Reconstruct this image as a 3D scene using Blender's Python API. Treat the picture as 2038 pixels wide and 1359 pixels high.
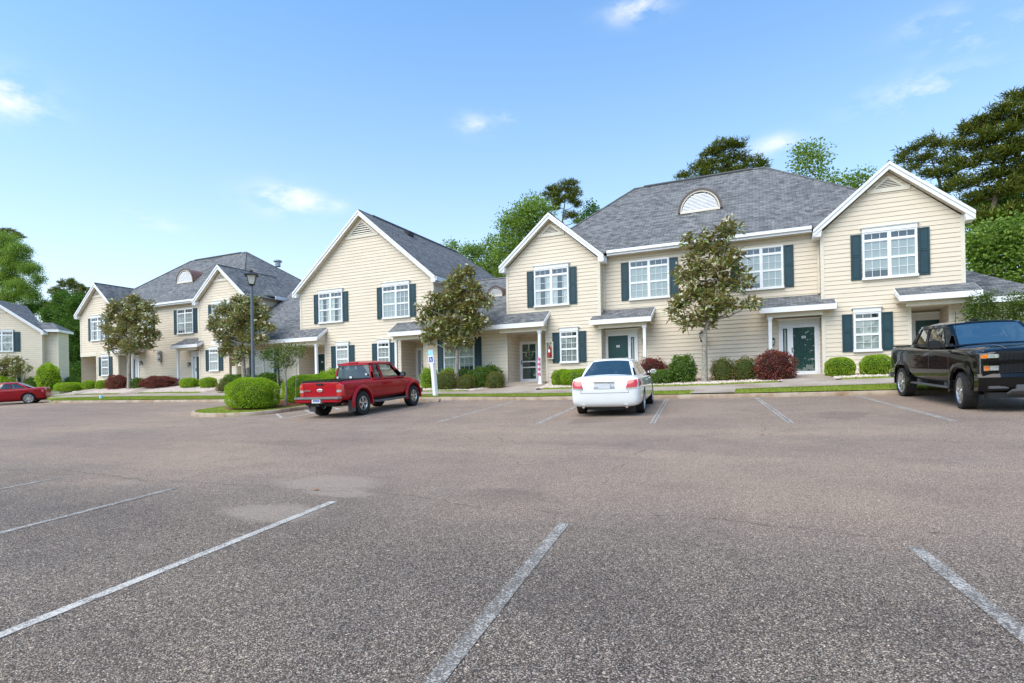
import bpy, bmesh, math, random
import numpy as np
from mathutils import Vector, Matrix, Quaternion
R = math.radians
scene = bpy.context.scene
for o in list(bpy.data.objects): bpy.data.objects.remove(o)
col = scene.collection
rng = np.random.default_rng(7)
random.seed(5)

# ------------------------------------------------------------------ camera
CAM = Vector((0, 0, 1.58))
CR = Vector((0.91127057, 0.41140042, -0.01832069))
CU = Vector((0.01772429, 0.00526479, 0.99982905))
CF = Vector((-0.41142655, 0.91143951, 0.00249413))
cd = bpy.data.cameras.new('camera')
cam = bpy.data.objects.new('camera', cd); col.objects.link(cam)
m = Matrix.Identity(4)
for i in range(3):
    m[i][0] = CR[i]; m[i][1] = CU[i]; m[i][2] = -CF[i]; m[i][3] = CAM[i]
cam.matrix_world = m
cd.sensor_width = 36; cd.lens = 36 * 1117.0 / 2038
cd.shift_y = 94.1 / 2038
cd.clip_end = 3000; cd.clip_start = 0.05
scene.camera = cam

# ------------------------------------------------------------------ world, sun, exposure
SUN_EL, SUN_AZ = R(52), R(205)      # azimuth measured clockwise from +Y
w = bpy.data.worlds.new('World'); scene.world = w; w.use_nodes = True
nt = w.node_tree; nt.nodes.clear()
N = nt.nodes.new; L = nt.links.new
out = N('ShaderNodeOutputWorld'); bg = N('ShaderNodeBackground'); sky = N('ShaderNodeTexSky')
sky.sky_type = 'NISHITA'; sky.sun_disc = False
sky.sun_elevation = SUN_EL; sky.sun_rotation = SUN_AZ
sky.air_density = 1.0; sky.dust_density = 1.1; sky.ozone_density = 2.2; sky.altitude = 0
tc = N('ShaderNodeTexCoord')
def wm(op, a, b=None, c=None):
    n = N('ShaderNodeMath'); n.operation = op
    for i, s in enumerate((a, b, c)):
        if s is None: continue
        if isinstance(s, (int, float)): n.inputs[i].default_value = s
        else: L(s, n.inputs[i])
    return n.outputs[0]
def sky_dir(x, y):
    d = CR * ((x - 1019) / 1117) - CU * ((y - 773.6) / 1117) + CF
    return d.normalized()
# small fair-weather clouds: soft masks in fixed directions of the sky, broken up by noise
cn = N('ShaderNodeTexNoise'); cn.inputs['Scale'].default_value = 13; cn.inputs['Detail'].default_value = 7; cn.inputs['Roughness'].default_value = .62
mp = N('ShaderNodeMapping'); mp.inputs['Scale'].default_value = (1, 1, 2.2)
L(tc.outputs['Generated'], mp.inputs[0]); L(mp.outputs[0], cn.inputs['Vector'])
tot = None
for (x, y, wd, ht, am) in ((575, 397, .062, .026, 1.0), (1270, 14, .05, .020, .9), (1835, 178, .075, .022, .75), (18, 190, .05, .032, .9),
                           (1945, 60, .055, .022, .55), (945, 248, .032, .018, .6), (1545, 288, .045, .016, .6), (300, 442, .045, .014, .45), (1010, 232, .03, .01, .4), (640, 408, .05, .014, .5), (1850, 45, .04, .018, .4)):
    d = sky_dir(x, y); hx = Vector((d.y, -d.x, 0)).normalized(); up = hx.cross(d)
    def dot(v):
        n = N('ShaderNodeVectorMath'); n.operation = 'DOT_PRODUCT'; L(tc.outputs['Generated'], n.inputs[0]); n.inputs[1].default_value = v
        return n.outputs['Value']
    q = wm('ADD', wm('POWER', wm('ABSOLUTE', wm('DIVIDE', dot(hx), wd)), 2), wm('POWER', wm('ABSOLUTE', wm('DIVIDE', wm('SUBTRACT', dot(up), 0.0), ht)), 2))
    g = wm('MULTIPLY', wm('EXPONENT', wm('MULTIPLY', q, -1.5)), am)
    g = wm('MULTIPLY', g, wm('GREATER_THAN', dot(d), 0.2))
    tot = g if tot is None else wm('MAXIMUM', tot, g)
cl = wm('MULTIPLY', tot, wm('MULTIPLY', wm('SUBTRACT', cn.outputs['Fac'], .42), 3.8))

ck = N('ShaderNodeClamp'); L(cl, ck.inputs[0]); ck.inputs['Max'].default_value = .8
hs = N('ShaderNodeHueSaturation'); hs.inputs['Saturation'].default_value = 1.22; hs.inputs['Value'].default_value = 1.28
tint = N('ShaderNodeMix'); tint.data_type = 'RGBA'; tint.blend_type = 'MULTIPLY'; tint.inputs['Factor'].default_value = 1; L(sky.outputs[0], tint.inputs['A']); tint.inputs['B'].default_value = (.74, 1.0, 1.09, 1); L(tint.outputs['Result'], hs.inputs['Color'])
mx = N('ShaderNodeMix'); mx.data_type = 'RGBA'
sx_ = N('ShaderNodeSeparateXYZ'); L(tc.outputs['Generated'], sx_.inputs[0])
hz_f = wm('MULTIPLY', wm('EXPONENT', wm('MULTIPLY', wm('MAXIMUM', sx_.outputs['Z'], 0.0), -3.3)), .97)   # humid air near the horizon
hzm = N('ShaderNodeMix'); hzm.data_type = 'RGBA'; L(hz_f, hzm.inputs['Factor']); L(hs.outputs[0], hzm.inputs['A']); hzm.inputs['B'].default_value = (5.5, 5.35, 5.3, 1)
L(ck.outputs[0], mx.inputs['Factor']); L(hzm.outputs['Result'], mx.inputs['A']); mx.inputs['B'].default_value = (5.6, 5.5, 5.5, 1)
L(mx.outputs['Result'], bg.inputs['Color'])
bg.inputs['Strength'].default_value = 0.15
L(bg.outputs[0], out.inputs[0])

sd = bpy.data.lights.new('sun', 'SUN'); sd.energy = 2.6; sd.angle = R(60); sd.color = (1, .88, .735)
sun = bpy.data.objects.new('sun', sd); col.objects.link(sun)
sdir = Vector((math.sin(SUN_AZ) * math.cos(SUN_EL), math.cos(SUN_AZ) * math.cos(SUN_EL), math.sin(SUN_EL)))
sun.rotation_euler = (-sdir).to_track_quat('-Z', 'Y').to_euler()
sun.location = (0, -30, 40)
scene.view_settings.view_transform = 'Standard'; scene.view_settings.look = 'None'
scene.view_settings.exposure = 0.62; scene.view_settings.gamma = 1
scene.view_settings.use_curve_mapping = False

# ------------------------------------------------------------------ helpers
def at(px, py, Y):
    """point of the vertical plane y=Y seen at that place of the photograph (real distances, used for surveying only)"""
    d = CR * ((px - 1019) / 1117) - CU * ((py - 773.6) / 1117) + CF
    return CAM + d * (Y / d.y)

def tag(o, label=None, cat=None, group=None, kind=None):
    if label: o['label'] = label
    if cat: o['category'] = cat
    if group: o['group'] = group
    if kind: o['kind'] = kind
    return o
def empty(name, loc, label, cat, group=None, rz=0):
    o = bpy.data.objects.new(name, None); col.objects.link(o); o.location = loc; o.rotation_euler = (0, 0, rz)
    o.empty_display_size = .2
    return tag(o, label, cat, group)
def copy_tree(o, parent=None):
    c = o.copy(); col.objects.link(c)
    if parent: c.parent = parent
    for ch in list(o.children): copy_tree(ch, c)
    return c

class MB:
    def __init__(s): s.v = []; s.f = []; s.m = []
    def face(s, pts, mi=0):
        b = len(s.v); s.v += [tuple(p) for p in pts]; s.f.append(tuple(range(b, b + len(pts)))); s.m.append(mi)
    def mesh(s, vs, fs, mi=0):
        b = len(s.v); s.v += [tuple(p) for p in vs]
        for f in fs: s.f.append(tuple(b + i for i in f)); s.m.append(mi)
    def box(s, x0, x1, y0, y1, z0, z1, mi=0):
        if x0 > x1: x0, x1 = x1, x0
        if y0 > y1: y0, y1 = y1, y0
        if z0 > z1: z0, z1 = z1, z0
        vs = [(x, y, z) for z in (z0, z1) for y in (y0, y1) for x in (x0, x1)]
        s.mesh(vs, [(0, 2, 3, 1), (4, 5, 7, 6), (0, 1, 5, 4), (2, 6, 7, 3), (0, 4, 6, 2), (1, 3, 7, 5)], mi)
    def prism(s, poly, d, mi=0):
        """closed polygon (3D points) swept along vector d"""
        n = len(poly); d = Vector(d); a = [Vector(p) for p in poly]
        s.mesh(a + [p + d for p in a], [tuple(range(n - 1, -1, -1)), tuple(range(n, 2 * n))] + [(i, (i + 1) % n, n + (i + 1) % n, n + i) for i in range(n)], mi)
    def tube(s, path, rad, n=8, mi=0, cap=True):
        P = [Vector(p) for p in path]
        if isinstance(rad, (int, float)): rad = [rad] * len(P)
        rings = []; up = Vector((0, 0, 1))
        for i, p in enumerate(P):
            t = (P[min(i + 1, len(P) - 1)] - P[max(i - 1, 0)])
            t = t.normalized() if t.length > 1e-9 else up
            a = t.cross(Vector((.31, .95, 0.05)) if abs(t.z) > .9 else up).normalized(); b = t.cross(a)
            rings.append([p + (a * math.cos(2 * math.pi * k / n) + b * math.sin(2 * math.pi * k / n)) * rad[i] for k in range(n)])
        vs = [q for r_ in rings for q in r_]; fs = []
        for i in range(len(P) - 1):
            for k in range(n):
                fs.append((i * n + k, i * n + (k + 1) % n, (i + 1) * n + (k + 1) % n, (i + 1) * n + k))
        if cap: fs.append(tuple(range(n - 1, -1, -1))); fs.append(tuple(range((len(P) - 1) * n, len(P) * n)))
        s.mesh(vs, fs, mi)
    def lathe(s, prof, c=(0, 0, 0), axis='z', n=24, mi=0):
        """prof: list of (r, h)"""
        vs = []
        for (r_, h) in prof:
            for k in range(n):
                a = 2 * math.pi * k / n; u_, v_ = r_ * math.cos(a), r_ * math.sin(a)
                p = {'z': (u_, v_, h), 'y': (u_, h, v_), 'x': (h, u_, v_)}[axis]
                vs.append((p[0] + c[0], p[1] + c[1], p[2] + c[2]))
        fs = [(i * n + k, i * n + (k + 1) % n, (i + 1) * n + (k + 1) % n, (i + 1) * n + k) for i in range(len(prof) - 1) for k in range(n)]
        s.mesh(vs, fs, mi)
    def build(s, name, mats, parent=None, origin=(0, 0, 0), smooth=None, uv=False, bevel=0):
        me = bpy.data.meshes.new(name)
        ox, oy, oz = origin
        me.from_pydata([(x - ox, y - oy, z - oz) for x, y, z in s.v], [], s.f)
        if not isinstance(mats, (list, tuple)): mats = [mats]
        for m_ in mats: me.materials.append(m_)
        me.polygons.foreach_set('material_index', s.m)
        bm = bmesh.new(); bm.from_mesh(me)
        if smooth is not None: bmesh.ops.remove_doubles(bm, verts=bm.verts, dist=1e-4)
        bmesh.ops.recalc_face_normals(bm, faces=bm.faces)
        if bevel:
            bmesh.ops.remove_doubles(bm, verts=bm.verts, dist=1e-5)
            bmesh.ops.bevel(bm, geom=[e for e in bm.edges if len(e.link_faces) == 2 and e.calc_face_angle(0) > .6], offset=bevel, segments=2, affect='EDGES')
        bm.to_mesh(me); bm.free()
        if uv:
            ul = me.uv_layers.new(name='UVMap')
            for p in me.polygons:
                n = p.normal
                t = Vector((-n.y, n.x, 0))
                t = t.normalized() if t.length > .05 else Vector((1, 0, 0))
                q_ = n.cross(t)
                for li in p.loop_indices:
                    co = me.vertices[me.loops[li].vertex_index].co
                    ul.data[li].uv = (co.dot(t), co.dot(q_))
        if smooth is not None:
            me.polygons.foreach_set('use_smooth', [True] * len(me.polygons))
            me.set_sharp_from_angle(angle=R(smooth))
        me.update()
        o = bpy.data.objects.new(name, me); col.objects.link(o)
        if parent: o.parent = parent
        return o

def bake(o):
    dg = bpy.context.evaluated_depsgraph_get(); dg.update()
    me = bpy.data.meshes.new_from_object(o.evaluated_get(dg)); old = o.data
    o.modifiers.clear(); o.data = me
    return o

# ------------------------------------------------------------------ materials
def newmat(name):
    m_ = bpy.data.materials.new(name); m_.use_nodes = True
    t = m_.node_tree; t.nodes.clear(); return m_, t
class NT:
    def __init__(s, t): s.t = t
    def n(s, ty, **k):
        x = s.t.nodes.new(ty)
        for a, b in k.items():
            if hasattr(x, a): setattr(x, a, b)
            else: x.inputs[a].default_value = b
        return x
    def l(s, a, b): s.t.links.new(a, b)
    def noise(s, vec, scale, detail=4, rough=.55):
        x = s.n('ShaderNodeTexNoise'); x.inputs['Scale'].default_value = scale; x.inputs['Detail'].default_value = detail; x.inputs['Roughness'].default_value = rough
        if vec: s.l(vec, x.inputs['Vector'])
        return x.outputs['Fac']
    def ramp(s, fac, stops):
        x = s.n('ShaderNodeValToRGB'); e = x.color_ramp.elements
        while len(e) < len(stops): e.new(.5)
        for i, (p, c) in enumerate(stops):
            e[i].position = p; e[i].color = (*c, 1) if len(c) == 3 else c
        s.l(fac, x.inputs[0]); return x.outputs[0]
    def mix(s, fac, a, b, bt='MIX'):
        x = s.n('ShaderNodeMix'); x.data_type = 'RGBA'; x.blend_type = bt
        for i, v in (('Factor', fac), ('A', a), ('B', b)):
            if isinstance(v, (int, float)): x.inputs[i].default_value = v
            elif isinstance(v, tuple): x.inputs[i].default_value = (*v, 1) if len(v) == 3 else v
            else: s.l(v, x.inputs[i])
        return x.outputs['Result']
    def math(s, op, a, b=0.0):
        x = s.n('ShaderNodeMath'); x.operation = op
        for i, v in enumerate((a, b)):
            if isinstance(v, (int, float)): x.inputs[i].default_value = v
            else: s.l(v, x.inputs[i])
        return x.outputs[0]
    def bump(s, h, st=.3, dist=.02):
        x = s.n('ShaderNodeBump'); x.inputs['Strength'].default_value = st; x.inputs['Distance'].default_value = dist
        s.l(h, x.inputs['Height']); return x.outputs[0]
    def out(s, sh):
        o = s.n('ShaderNodeOutputMaterial'); s.l(sh, o.inputs[0])
    def pbsdf(s, color, rough=.6, metal=0, bump=None, spec=.5, coat=0):
        p = s.n('ShaderNodeBsdfPrincipled')
        for k, v in (('Base Color', color), ('Roughness', rough), ('Metallic', metal), ('Specular IOR Level', spec), ('Coat Weight', coat)):
            if isinstance(v, (int, float)): p.inputs[k].default_value = v
            elif isinstance(v, tuple): p.inputs[k].default_value = (*v, 1)
            else: s.l(v, p.inputs[k])
        if coat: p.inputs['Coat Roughness'].default_value = .03
        if bump is not None: s.l(bump, p.inputs['Normal'])
        s.out(p.outputs[0]); return p
def objco(g): return g.n('ShaderNodeTexCoord').outputs['Object']
def plain(name, c, rough=.6, metal=0, var=.12, vs=3.0, coat=0, spec=.5, bump=0):
    m_, t = newmat(name); g = NT(t); v = objco(g)
    f = g.noise(v, vs, 5)
    c2 = tuple(max(0, x * (1 - var)) for x in c); c1 = tuple(min(1, x * (1 + var)) for x in c)
    colr = g.ramp(f, [(.3, c2), (.7, c1)])
    b = g.bump(g.noise(v, vs * 12, 3), bump, .01) if bump else None
    g.pbsdf(colr, rough, metal, b, spec, coat); return m_

def mat_siding(name, c, seam=False):
    m_, t = newmat(name); g = NT(t); v = objco(g)
    st = g.n('ShaderNodeMapping'); st.inputs['Scale'].default_value = (.6, .6, 5); g.l(v, st.inputs[0])
    f = g.noise(st.outputs[0], 1.6, 6, .6)
    f2 = g.noise(v, 22, 3)
    a = g.ramp(f, [(.3, tuple(x * .90 for x in c)), (.7, tuple(min(1, x * 1.05) for x in c))])
    a = g.mix(g.math('MULTIPLY', f2, .12), a, tuple(x * .8 for x in c))
    g.pbsdf(a, .62, 0, g.bump(f2, .12, .004), .35); return m_
M = {}
M['siding'] = mat_siding('cream_siding', (.765, .655, .515))
M['seam'] = plain('joint_dirt_and_shade', (.42, .355, .26), .9, var=.4, vs=1.2)  # grime plus painted-in shade line under the siding laps; also paving joints
M['white'] = plain('white_trim', (.83, .83, .84), .5, var=.05)
M['creamtrim'] = plain('cream_trim', (.72, .65, .53), .55, var=.06)
M['shutter'] = plain('dark_teal_paint', (.012, .046, .060), .45, var=.15, vs=2)
M['greendoor'] = plain('dark_green_door', (.012, .055, .05), .35, var=.1)
M['dark'] = plain('dark_interior', (.02, .022, .024), .8)
M['blind'] = plain('white_blinds', (.50, .53, .50), .7, var=.05)
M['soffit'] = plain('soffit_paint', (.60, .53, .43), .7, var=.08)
M['metal'] = plain('grey_metal', (.35, .36, .37), .4, .8, var=.1)
M['postgrey'] = plain('blue_grey_pole_paint', (.12, .145, .17), .5, 0, var=.1)
M['black'] = plain('black_plastic', (.012, .012, .013), .55, var=.2)
M['rubber'] = plain('tyre_rubber', (.022, .022, .023), .85, var=.3, vs=8)
M['chrome'] = plain('chrome', (.8, .8, .8), .12, 1, var=.02)
M['alloy'] = plain('silver_alloy', (.62, .62, .62), .28, .9, var=.05)
M['copper'] = plain('copper_flashing', (.36, .17, .105), .4, .55, var=.2)
M['brownmetal'] = plain('brown_flashing', (.10, .07, .06), .5, var=.2)
M['paintred'] = plain('red_car_paint', (.39, .004, .013), .4, 0, var=.03, coat=.45, spec=.15)
M['paintred2'] = plain('deep_red_car_paint', (.30, .004, .010), .4, 0, var=.03, coat=.45, spec=.15)
M['paintwhite'] = plain('white_car_paint', (.80, .81, .80), .3, 0, var=.02, coat=1)
M['paintblack'] = plain('black_car_paint', (.0025, .0025, .003), .4, 0, var=.02, coat=.85, spec=.05)
M['bumpergrey'] = plain('grey_bumper', (.10, .10, .11), .5, var=.1)
M['taillight'] = plain('red_lens', (.55, .02, .02), .15, 0, var=.15, vs=20, coat=1)
M['amber'] = plain('amber_lens', (.85, .22, .02), .15, 0, var=.15, vs=20, coat=1)
M['lens'] = plain('clear_lens', (.62, .64, .64), .08, .5, var=.35, vs=25, coat=1)
M['plate'] = plain('licence_plate', (.65, .67, .70), .5, var=.12, vs=25)
M['bluetext'] = plain('blue_sign_paint', (.015, .06, .36), .5)
M['lightblue'] = plain('pale_blue_sign_paint', (.30, .62, .72), .5, var=.2, vs=10)
M['firered'] = plain('fire_red', (.55, .02, .02), .4)
M['bark'] = plain('brown_bark', (.14, .105, .08), .9, var=.4, vs=6, bump=.6)
M['barkpale'] = plain('pale_lichen_bark', (.30, .27, .22), .9, var=.45, vs=9, bump=.6)
M['flower'] = plain('creamy_petals', (.80, .76, .62), .6, var=.1)
M['pink'] = plain('pink_ribbon', (.60, .16, .26), .6, var=.5, vs=14)
M['stone'] = plain('white_landscape_stone', (.64, .54, .47), .8, var=.25, vs=14)

def mat_concrete(name, c, stain, sc=1.0):
    m_, t = newmat(name); g = NT(t); v = objco(g)
    f = g.noise(v, .9 * sc, 6, .6); f2 = g.noise(v, 60, 3)
    a = g.ramp(f, [(.33, stain), (.6, c)]); a = g.mix(g.math('MULTIPLY', f2, .35), a, tuple(x * .65 for x in c))
    g.pbsdf(a, .85, 0, g.bump(f2, .3, .004), .3); return m_
M['kerb'] = mat_concrete('kerb_concrete', (.44, .36, .27), (.25, .145, .075), 2.2)
M['walk'] = mat_concrete('walk_concrete', (.42, .36, .30), (.29, .215, .16), .8)

def mat_asphalt():
    m_, t = newmat('asphalt'); g = NT(t); v = objco(g)
    sep = g.n('ShaderNodeSeparateXYZ'); g.l(v, sep.inputs[0])
    vo = g.n('ShaderNodeTexVoronoi'); vo.inputs['Scale'].default_value = 165; g.l(v, vo.inputs['Vector'])
    cs = g.n('ShaderNodeSeparateColor'); g.l(vo.outputs['Color'], cs.inputs[0])
    vo2 = g.n('ShaderNodeTexVoronoi'); vo2.inputs['Scale'].default_value = 60; g.l(v, vo2.inputs['Vector'])
    cs2 = g.n('ShaderNodeSeparateColor'); g.l(vo2.outputs['Color'], cs2.inputs[0])
    big = g.noise(v, .22, 7, .6); mid = g.noise(v, 1.6, 6, .65)
    st = g.n('ShaderNodeMapping'); st.inputs['Scale'].default_value = (.08, .55, 1); g.l(v, st.inputs[0])
    band = g.noise(st.outputs[0], 1.0, 6, .6)
    # aggregate stones: dark binder, grey, tan and near-white chips
    chips = g.ramp(cs.outputs[0], [(0, (.024, .021, .019)), (.38, (.082, .064, .051)), (.62, (.17, .131, .102)), (.84, (.27, .22, .178)), (1, (.58, .50, .41))])
    chips2 = g.ramp(cs2.outputs[1], [(.0, (.85, .85, .87)), (.55, (.95, .95, .95)), (.90, (1.15, 1.12, 1.08)), (1, (1.8, 1.7, 1.55))])
    near = g.mix(1.0, chips, chips2, 'MULTIPLY')
    fine = g.noise(v, 55, 4, .7)
    old = g.ramp(cs.outputs[0], [(0, (.125, .090, .067)), (.45, (.24, .176, .130)), (.82, (.37, .278, .209)), (1, (.66, .53, .42))])
    # the nearer strip of the lot is a separate, darker, coarser pour; its joint runs across the aisle
    wob = g.math('MULTIPLY', g.math('SUBTRACT', g.noise(v, .5, 5), .5), 1.4)
    seamy = g.math('ADD', sep.outputs['Y'], wob)
    tt = g.n('ShaderNodeMapRange'); tt.inputs['From Min'].default_value = 3.9; tt.inputs['From Max'].default_value = 6.6; g.l(seamy, tt.inputs[0])
    c = g.mix(tt.outputs[0], near, old)
    c = g.mix(1.0, c, g.ramp(big, [(.25, (.80, .80, .83)), (.5, (1, 1, 1)), (.72, (1.16, 1.12, 1.06))]), 'MULTIPLY')
    c = g.mix(1.0, c, g.ramp(mid, [(.28, (.86, .86, .87)), (.5, (1, 1, 1)), (.75, (1.08, 1.07, 1.05))]), 'MULTIPLY')
    c = g.mix(1.0, c, g.ramp(band, [(.3, (.88, .87, .88)), (.55, (1, 1, 1)), (.70, (1.16, 1.13, 1.09))]), 'MULTIPLY')
    # pale worn patches
    pal = g.n('ShaderNodeMapping'); pal.inputs['Location'].default_value = (4.2, 0.7, 0); pal.inputs['Scale'].default_value = (.5, .9, 1); g.l(v, pal.inputs[0])
    pf = g.ramp(g.noise(pal.outputs[0], .9, 5, .55), [(.66, (0, 0, 0)), (.72, (1, 1, 1))])
    c = g.mix(g.math('MULTIPLY', pf, .35), c, (.33, .28, .235))
    def spot(cx_, cy_, rx_, ry_):
        ax = g.math('DIVIDE', g.math('SUBTRACT', sep.outputs['X'], cx_), rx_); ay = g.math('DIVIDE', g.math('SUBTRACT', sep.outputs['Y'], cy_), ry_)
        q_ = g.math('ADD', g.math('MULTIPLY', ax, ax), g.math('MULTIPLY', ay, ay))
        q_ = g.math('ADD', q_, g.math('MULTIPLY', g.math('SUBTRACT', g.math('ADD', g.math('MULTIPLY', mid, .6), g.math('MULTIPLY', fine, .4)), .5), 4.5))
        k_ = g.n('ShaderNodeMapRange'); k_.inputs['From Min'].default_value = 1.3; k_.inputs['From Max'].default_value = .5; g.l(q_, k_.inputs[0]); return k_.outputs[0]
    for a_ in ((-5.55, 6.0, .85, .42), (-4.95, 5.55, .55, .2), (-5.1, 4.6, .65, .35)):      # sandy worn patches beside the long bay line
        c = g.mix(g.math('MULTIPLY', spot(*a_), .42), c, (.40, .32, .25))
    for a_ in ((-2.9, 5.9, .8, .35), (-1.2, 3.6, .6, .4), (-3.9, 13.6, .55, .9), (-12.9, 15.6, .5, 1.0), (1.6, 14.6, .5, .9), (-6.6, 15.4, .5, .9), (2.8, 4.4, .5, .35), (-9.5, 9.0, 1.1, .35)):   # oil and tyre darkened spots
        c = g.mix(g.math('MULTIPLY', spot(*a_), .20), c, (.05, .042, .038))
    jt = g.math('MULTIPLY', g.math('LESS_THAN', g.math('ABSOLUTE', g.math('SUBTRACT', seamy, 5.55)), .012), g.math('GREATER_THAN', g.noise(v, .9, 4), .47))
    c = g.mix(g.math('MULTIPLY', jt, .45), c, (.03, .026, .024))
    # cracks: thin long lines
    ck_ = g.n('ShaderNodeTexVoronoi'); ck_.feature = 'DISTANCE_TO_EDGE'; ck_.inputs['Scale'].default_value = .16
    wv = g.n('ShaderNodeVectorMath'); wv.operation = 'ADD'; g.l(v, wv.inputs[0])
    nn = g.n('ShaderNodeTexNoise'); nn.inputs['Scale'].default_value = 1.2; nn.inputs['Detail'].default_value = 5; g.l(v, nn.inputs['Vector']); g.l(nn.outputs['Color'], wv.inputs[1]); g.l(wv.outputs[0], ck_.inputs['Vector'])
    cr = g.math('MULTIPLY', g.math('LESS_THAN', ck_.outputs['Distance'], .0016), g.math('GREATER_THAN', mid, .50))
    c = g.mix(g.math('MULTIPLY', cr, .45), c, (.03, .027, .025))
    h = g.math('ADD', cs.outputs[0], fine)
    g.pbsdf(c, .88, 0, g.bump(h, .55, .006), .28)
    return m_
M['asphalt'] = mat_asphalt()

def mat_paintline(name, wear):
    m_, t = newmat(name); g = NT(t); v = objco(g)
    vo = g.n('ShaderNodeTexVoronoi'); vo.inputs['Scale'].default_value = 105; g.l(v, vo.inputs['Vector'])
    cs = g.n('ShaderNodeSeparateColor'); g.l(vo.outputs['Color'], cs.inputs[0])
    f = g.math('ADD', g.math('MULTIPLY', g.noise(v, 3.2, 7, .7), .65), g.math('MULTIPLY', cs.outputs[0], .35))
    c = g.ramp(f, [(wear - .1, (.56, .52, .465)), (wear + .05, (.34, .31, .275)), (wear + .18, (.13, .115, .10))])
    g.pbsdf(c, .8, 0, g.bump(cs.outputs[0], .4, .004), .3); return m_
M['line'] = mat_paintline('worn_white_line_paint', .52)
M['line_faded'] = mat_paintline('faded_line_paint', .36)

def mat_shingle(name, tone=1.0):
    m_, t = newmat(name); g = NT(t)
    uvn = g.n('ShaderNodeTexCoord').outputs['UV']
    b = g.n('ShaderNodeTexBrick'); b.offset = .5; b.inputs['Scale'].default_value = 1
    b.inputs['Brick Width'].default_value = .30; b.inputs['Row Height'].default_value = .145; b.inputs['Mortar Size'].default_value = .010; b.inputs['Mortar Smooth'].default_value = .2
    b.inputs['Bias'].default_value = -.1
    b.inputs['Color1'].default_value = (.175 * tone, .178 * tone, .186 * tone, 1); b.inputs['Color2'].default_value = (.245 * tone, .248 * tone, .255 * tone, 1); b.inputs['Mortar'].default_value = (.06, .062, .07, 1)
    g.l(uvn, b.inputs['Vector'])
    # laminated tabs: second, offset layer of dark random tabs
    mp2 = g.n('ShaderNodeMapping'); mp2.inputs['Location'].default_value = (.13, 0, 0); g.l(uvn, mp2.inputs[0])
    b2 = g.n('ShaderNodeTexBrick'); b2.offset = .37; b2.inputs['Brick Width'].default_value = .23; b2.inputs['Row Height'].default_value = .145; b2.inputs['Scale'].default_value = 1
    b2.inputs['Color1'].default_value = (.50, .51, .54, 1); b2.inputs['Color2'].default_value = (1.22, 1.22, 1.18, 1); b2.inputs['Mortar'].default_value = (1, 1, 1, 1); b2.inputs['Mortar Size'].default_value = 0; b2.inputs['Bias'].default_value = .25
    g.l(mp2.outputs[0], b2.inputs['Vector'])
    c = g.mix(1.0, b.outputs['Color'], b2.outputs['Color'], 'MULTIPLY')
    v = objco(g)
    c = g.mix(1.0, c, g.ramp(g.noise(v, .5, 5), [(.3, (.95, .95, .95)), (.7, (1.05, 1.05, 1.04))]), 'MULTIPLY')
    c = g.mix(1.0, c, g.ramp(g.noise(v, 45, 2), [(.3, (.75, .75, .75)), (.7, (1.22, 1.22, 1.22))]), 'MULTIPLY')
    g.pbsdf(c, .95, 0, g.bump(b2.outputs['Fac'], .3, .01), .2); return m_
M['shingle'] = mat_shingle('grey_shingles', .80)

def mat_glass(name, tint=(.9, .95, .95), base=.05, rough=.01, gain=.85, refl=(1, 1, 1, 1)):
    m_, t = newmat(name); g = NT(t)
    ge = g.n('ShaderNodeNewGeometry'); dt = g.n('ShaderNodeVectorMath'); dt.operation = 'DOT_PRODUCT'
    g.l(ge.outputs['Incoming'], dt.inputs[0]); g.l(ge.outputs['Normal'], dt.inputs[1])
    f = g.math('POWER', g.math('SUBTRACT', 1.0, g.math('ABSOLUTE', dt.outputs['Value'])), 4.5)
    f = g.math('ADD', g.math('MULTIPLY', f, gain), base)
    tr = g.n('ShaderNodeBsdfTransparent'); tr.inputs[0].default_value = (*tint, 1)
    gl = g.n('ShaderNodeBsdfGlossy'); gl.inputs['Roughness'].default_value = rough; gl.inputs[0].default_value = refl
    mxs = g.n('ShaderNodeMixShader'); g.l(f, mxs.inputs[0]); g.l(tr.outputs[0], mxs.inputs[1]); g.l(gl.outputs[0], mxs.inputs[2])
    g.out(mxs.outputs[0]); return m_
M['glass'] = mat_glass('window_glass', (.90, .94, .94), .13)
M['carglass'] = mat_glass('tinted_car_glass', (.46, .52, .50), .10)
M['darkglass'] = mat_glass('dark_car_glass', (.20, .22, .22), .27, refl=(1, .93, .80, 1))
M['paleglass'] = mat_glass('sky_reflecting_windscreen', (.40, .44, .43), .42, refl=(1, .97, .88, 1))
M['lampglass'] = plain('frosted_lamp_glass', (.66, .64, .56), .25, var=.08)

def mat_leaf(name, cols, trans=.35, clump=1.6, gloss=.3, under=None):
    """cols: dark, mid, bright, (rare)"""
    m_, t = newmat(name); g = NT(t); v = objco(g)
    ge = g.n('ShaderNodeNewGeometry')
    f = g.math('ADD', g.math('MULTIPLY', ge.outputs['Random Per Island'], .55), g.math('MULTIPLY', g.noise(v, clump, 3), .45))
    n = len(cols)
    c = g.ramp(f, [(.18 + .64 * i / (n - 1), cc) for i, cc in enumerate(cols)])
    if under: c = g.mix(g.math('MULTIPLY', ge.outputs['Backfacing'], .55), c, under)     # felted brown leaf undersides
    p = g.n('ShaderNodeBsdfPrincipled'); g.l(c, p.inputs['Base Color']); p.inputs['Roughness'].default_value = 1 - gloss * 1.4; p.inputs['Specular IOR Level'].default_value = gloss
    tl = g.n('ShaderNodeBsdfTranslucent'); g.l(g.mix(1.0, c, (1.3, 1.35, .7), 'MULTIPLY'), tl.inputs[0])
    ms = g.n('ShaderNodeMixShader'); ms.inputs[0].default_value = trans
    g.l(p.outputs[0], ms.inputs[1]); g.l(tl.outputs[0], ms.inputs[2]); g.out(ms.outputs[0]); return m_
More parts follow.
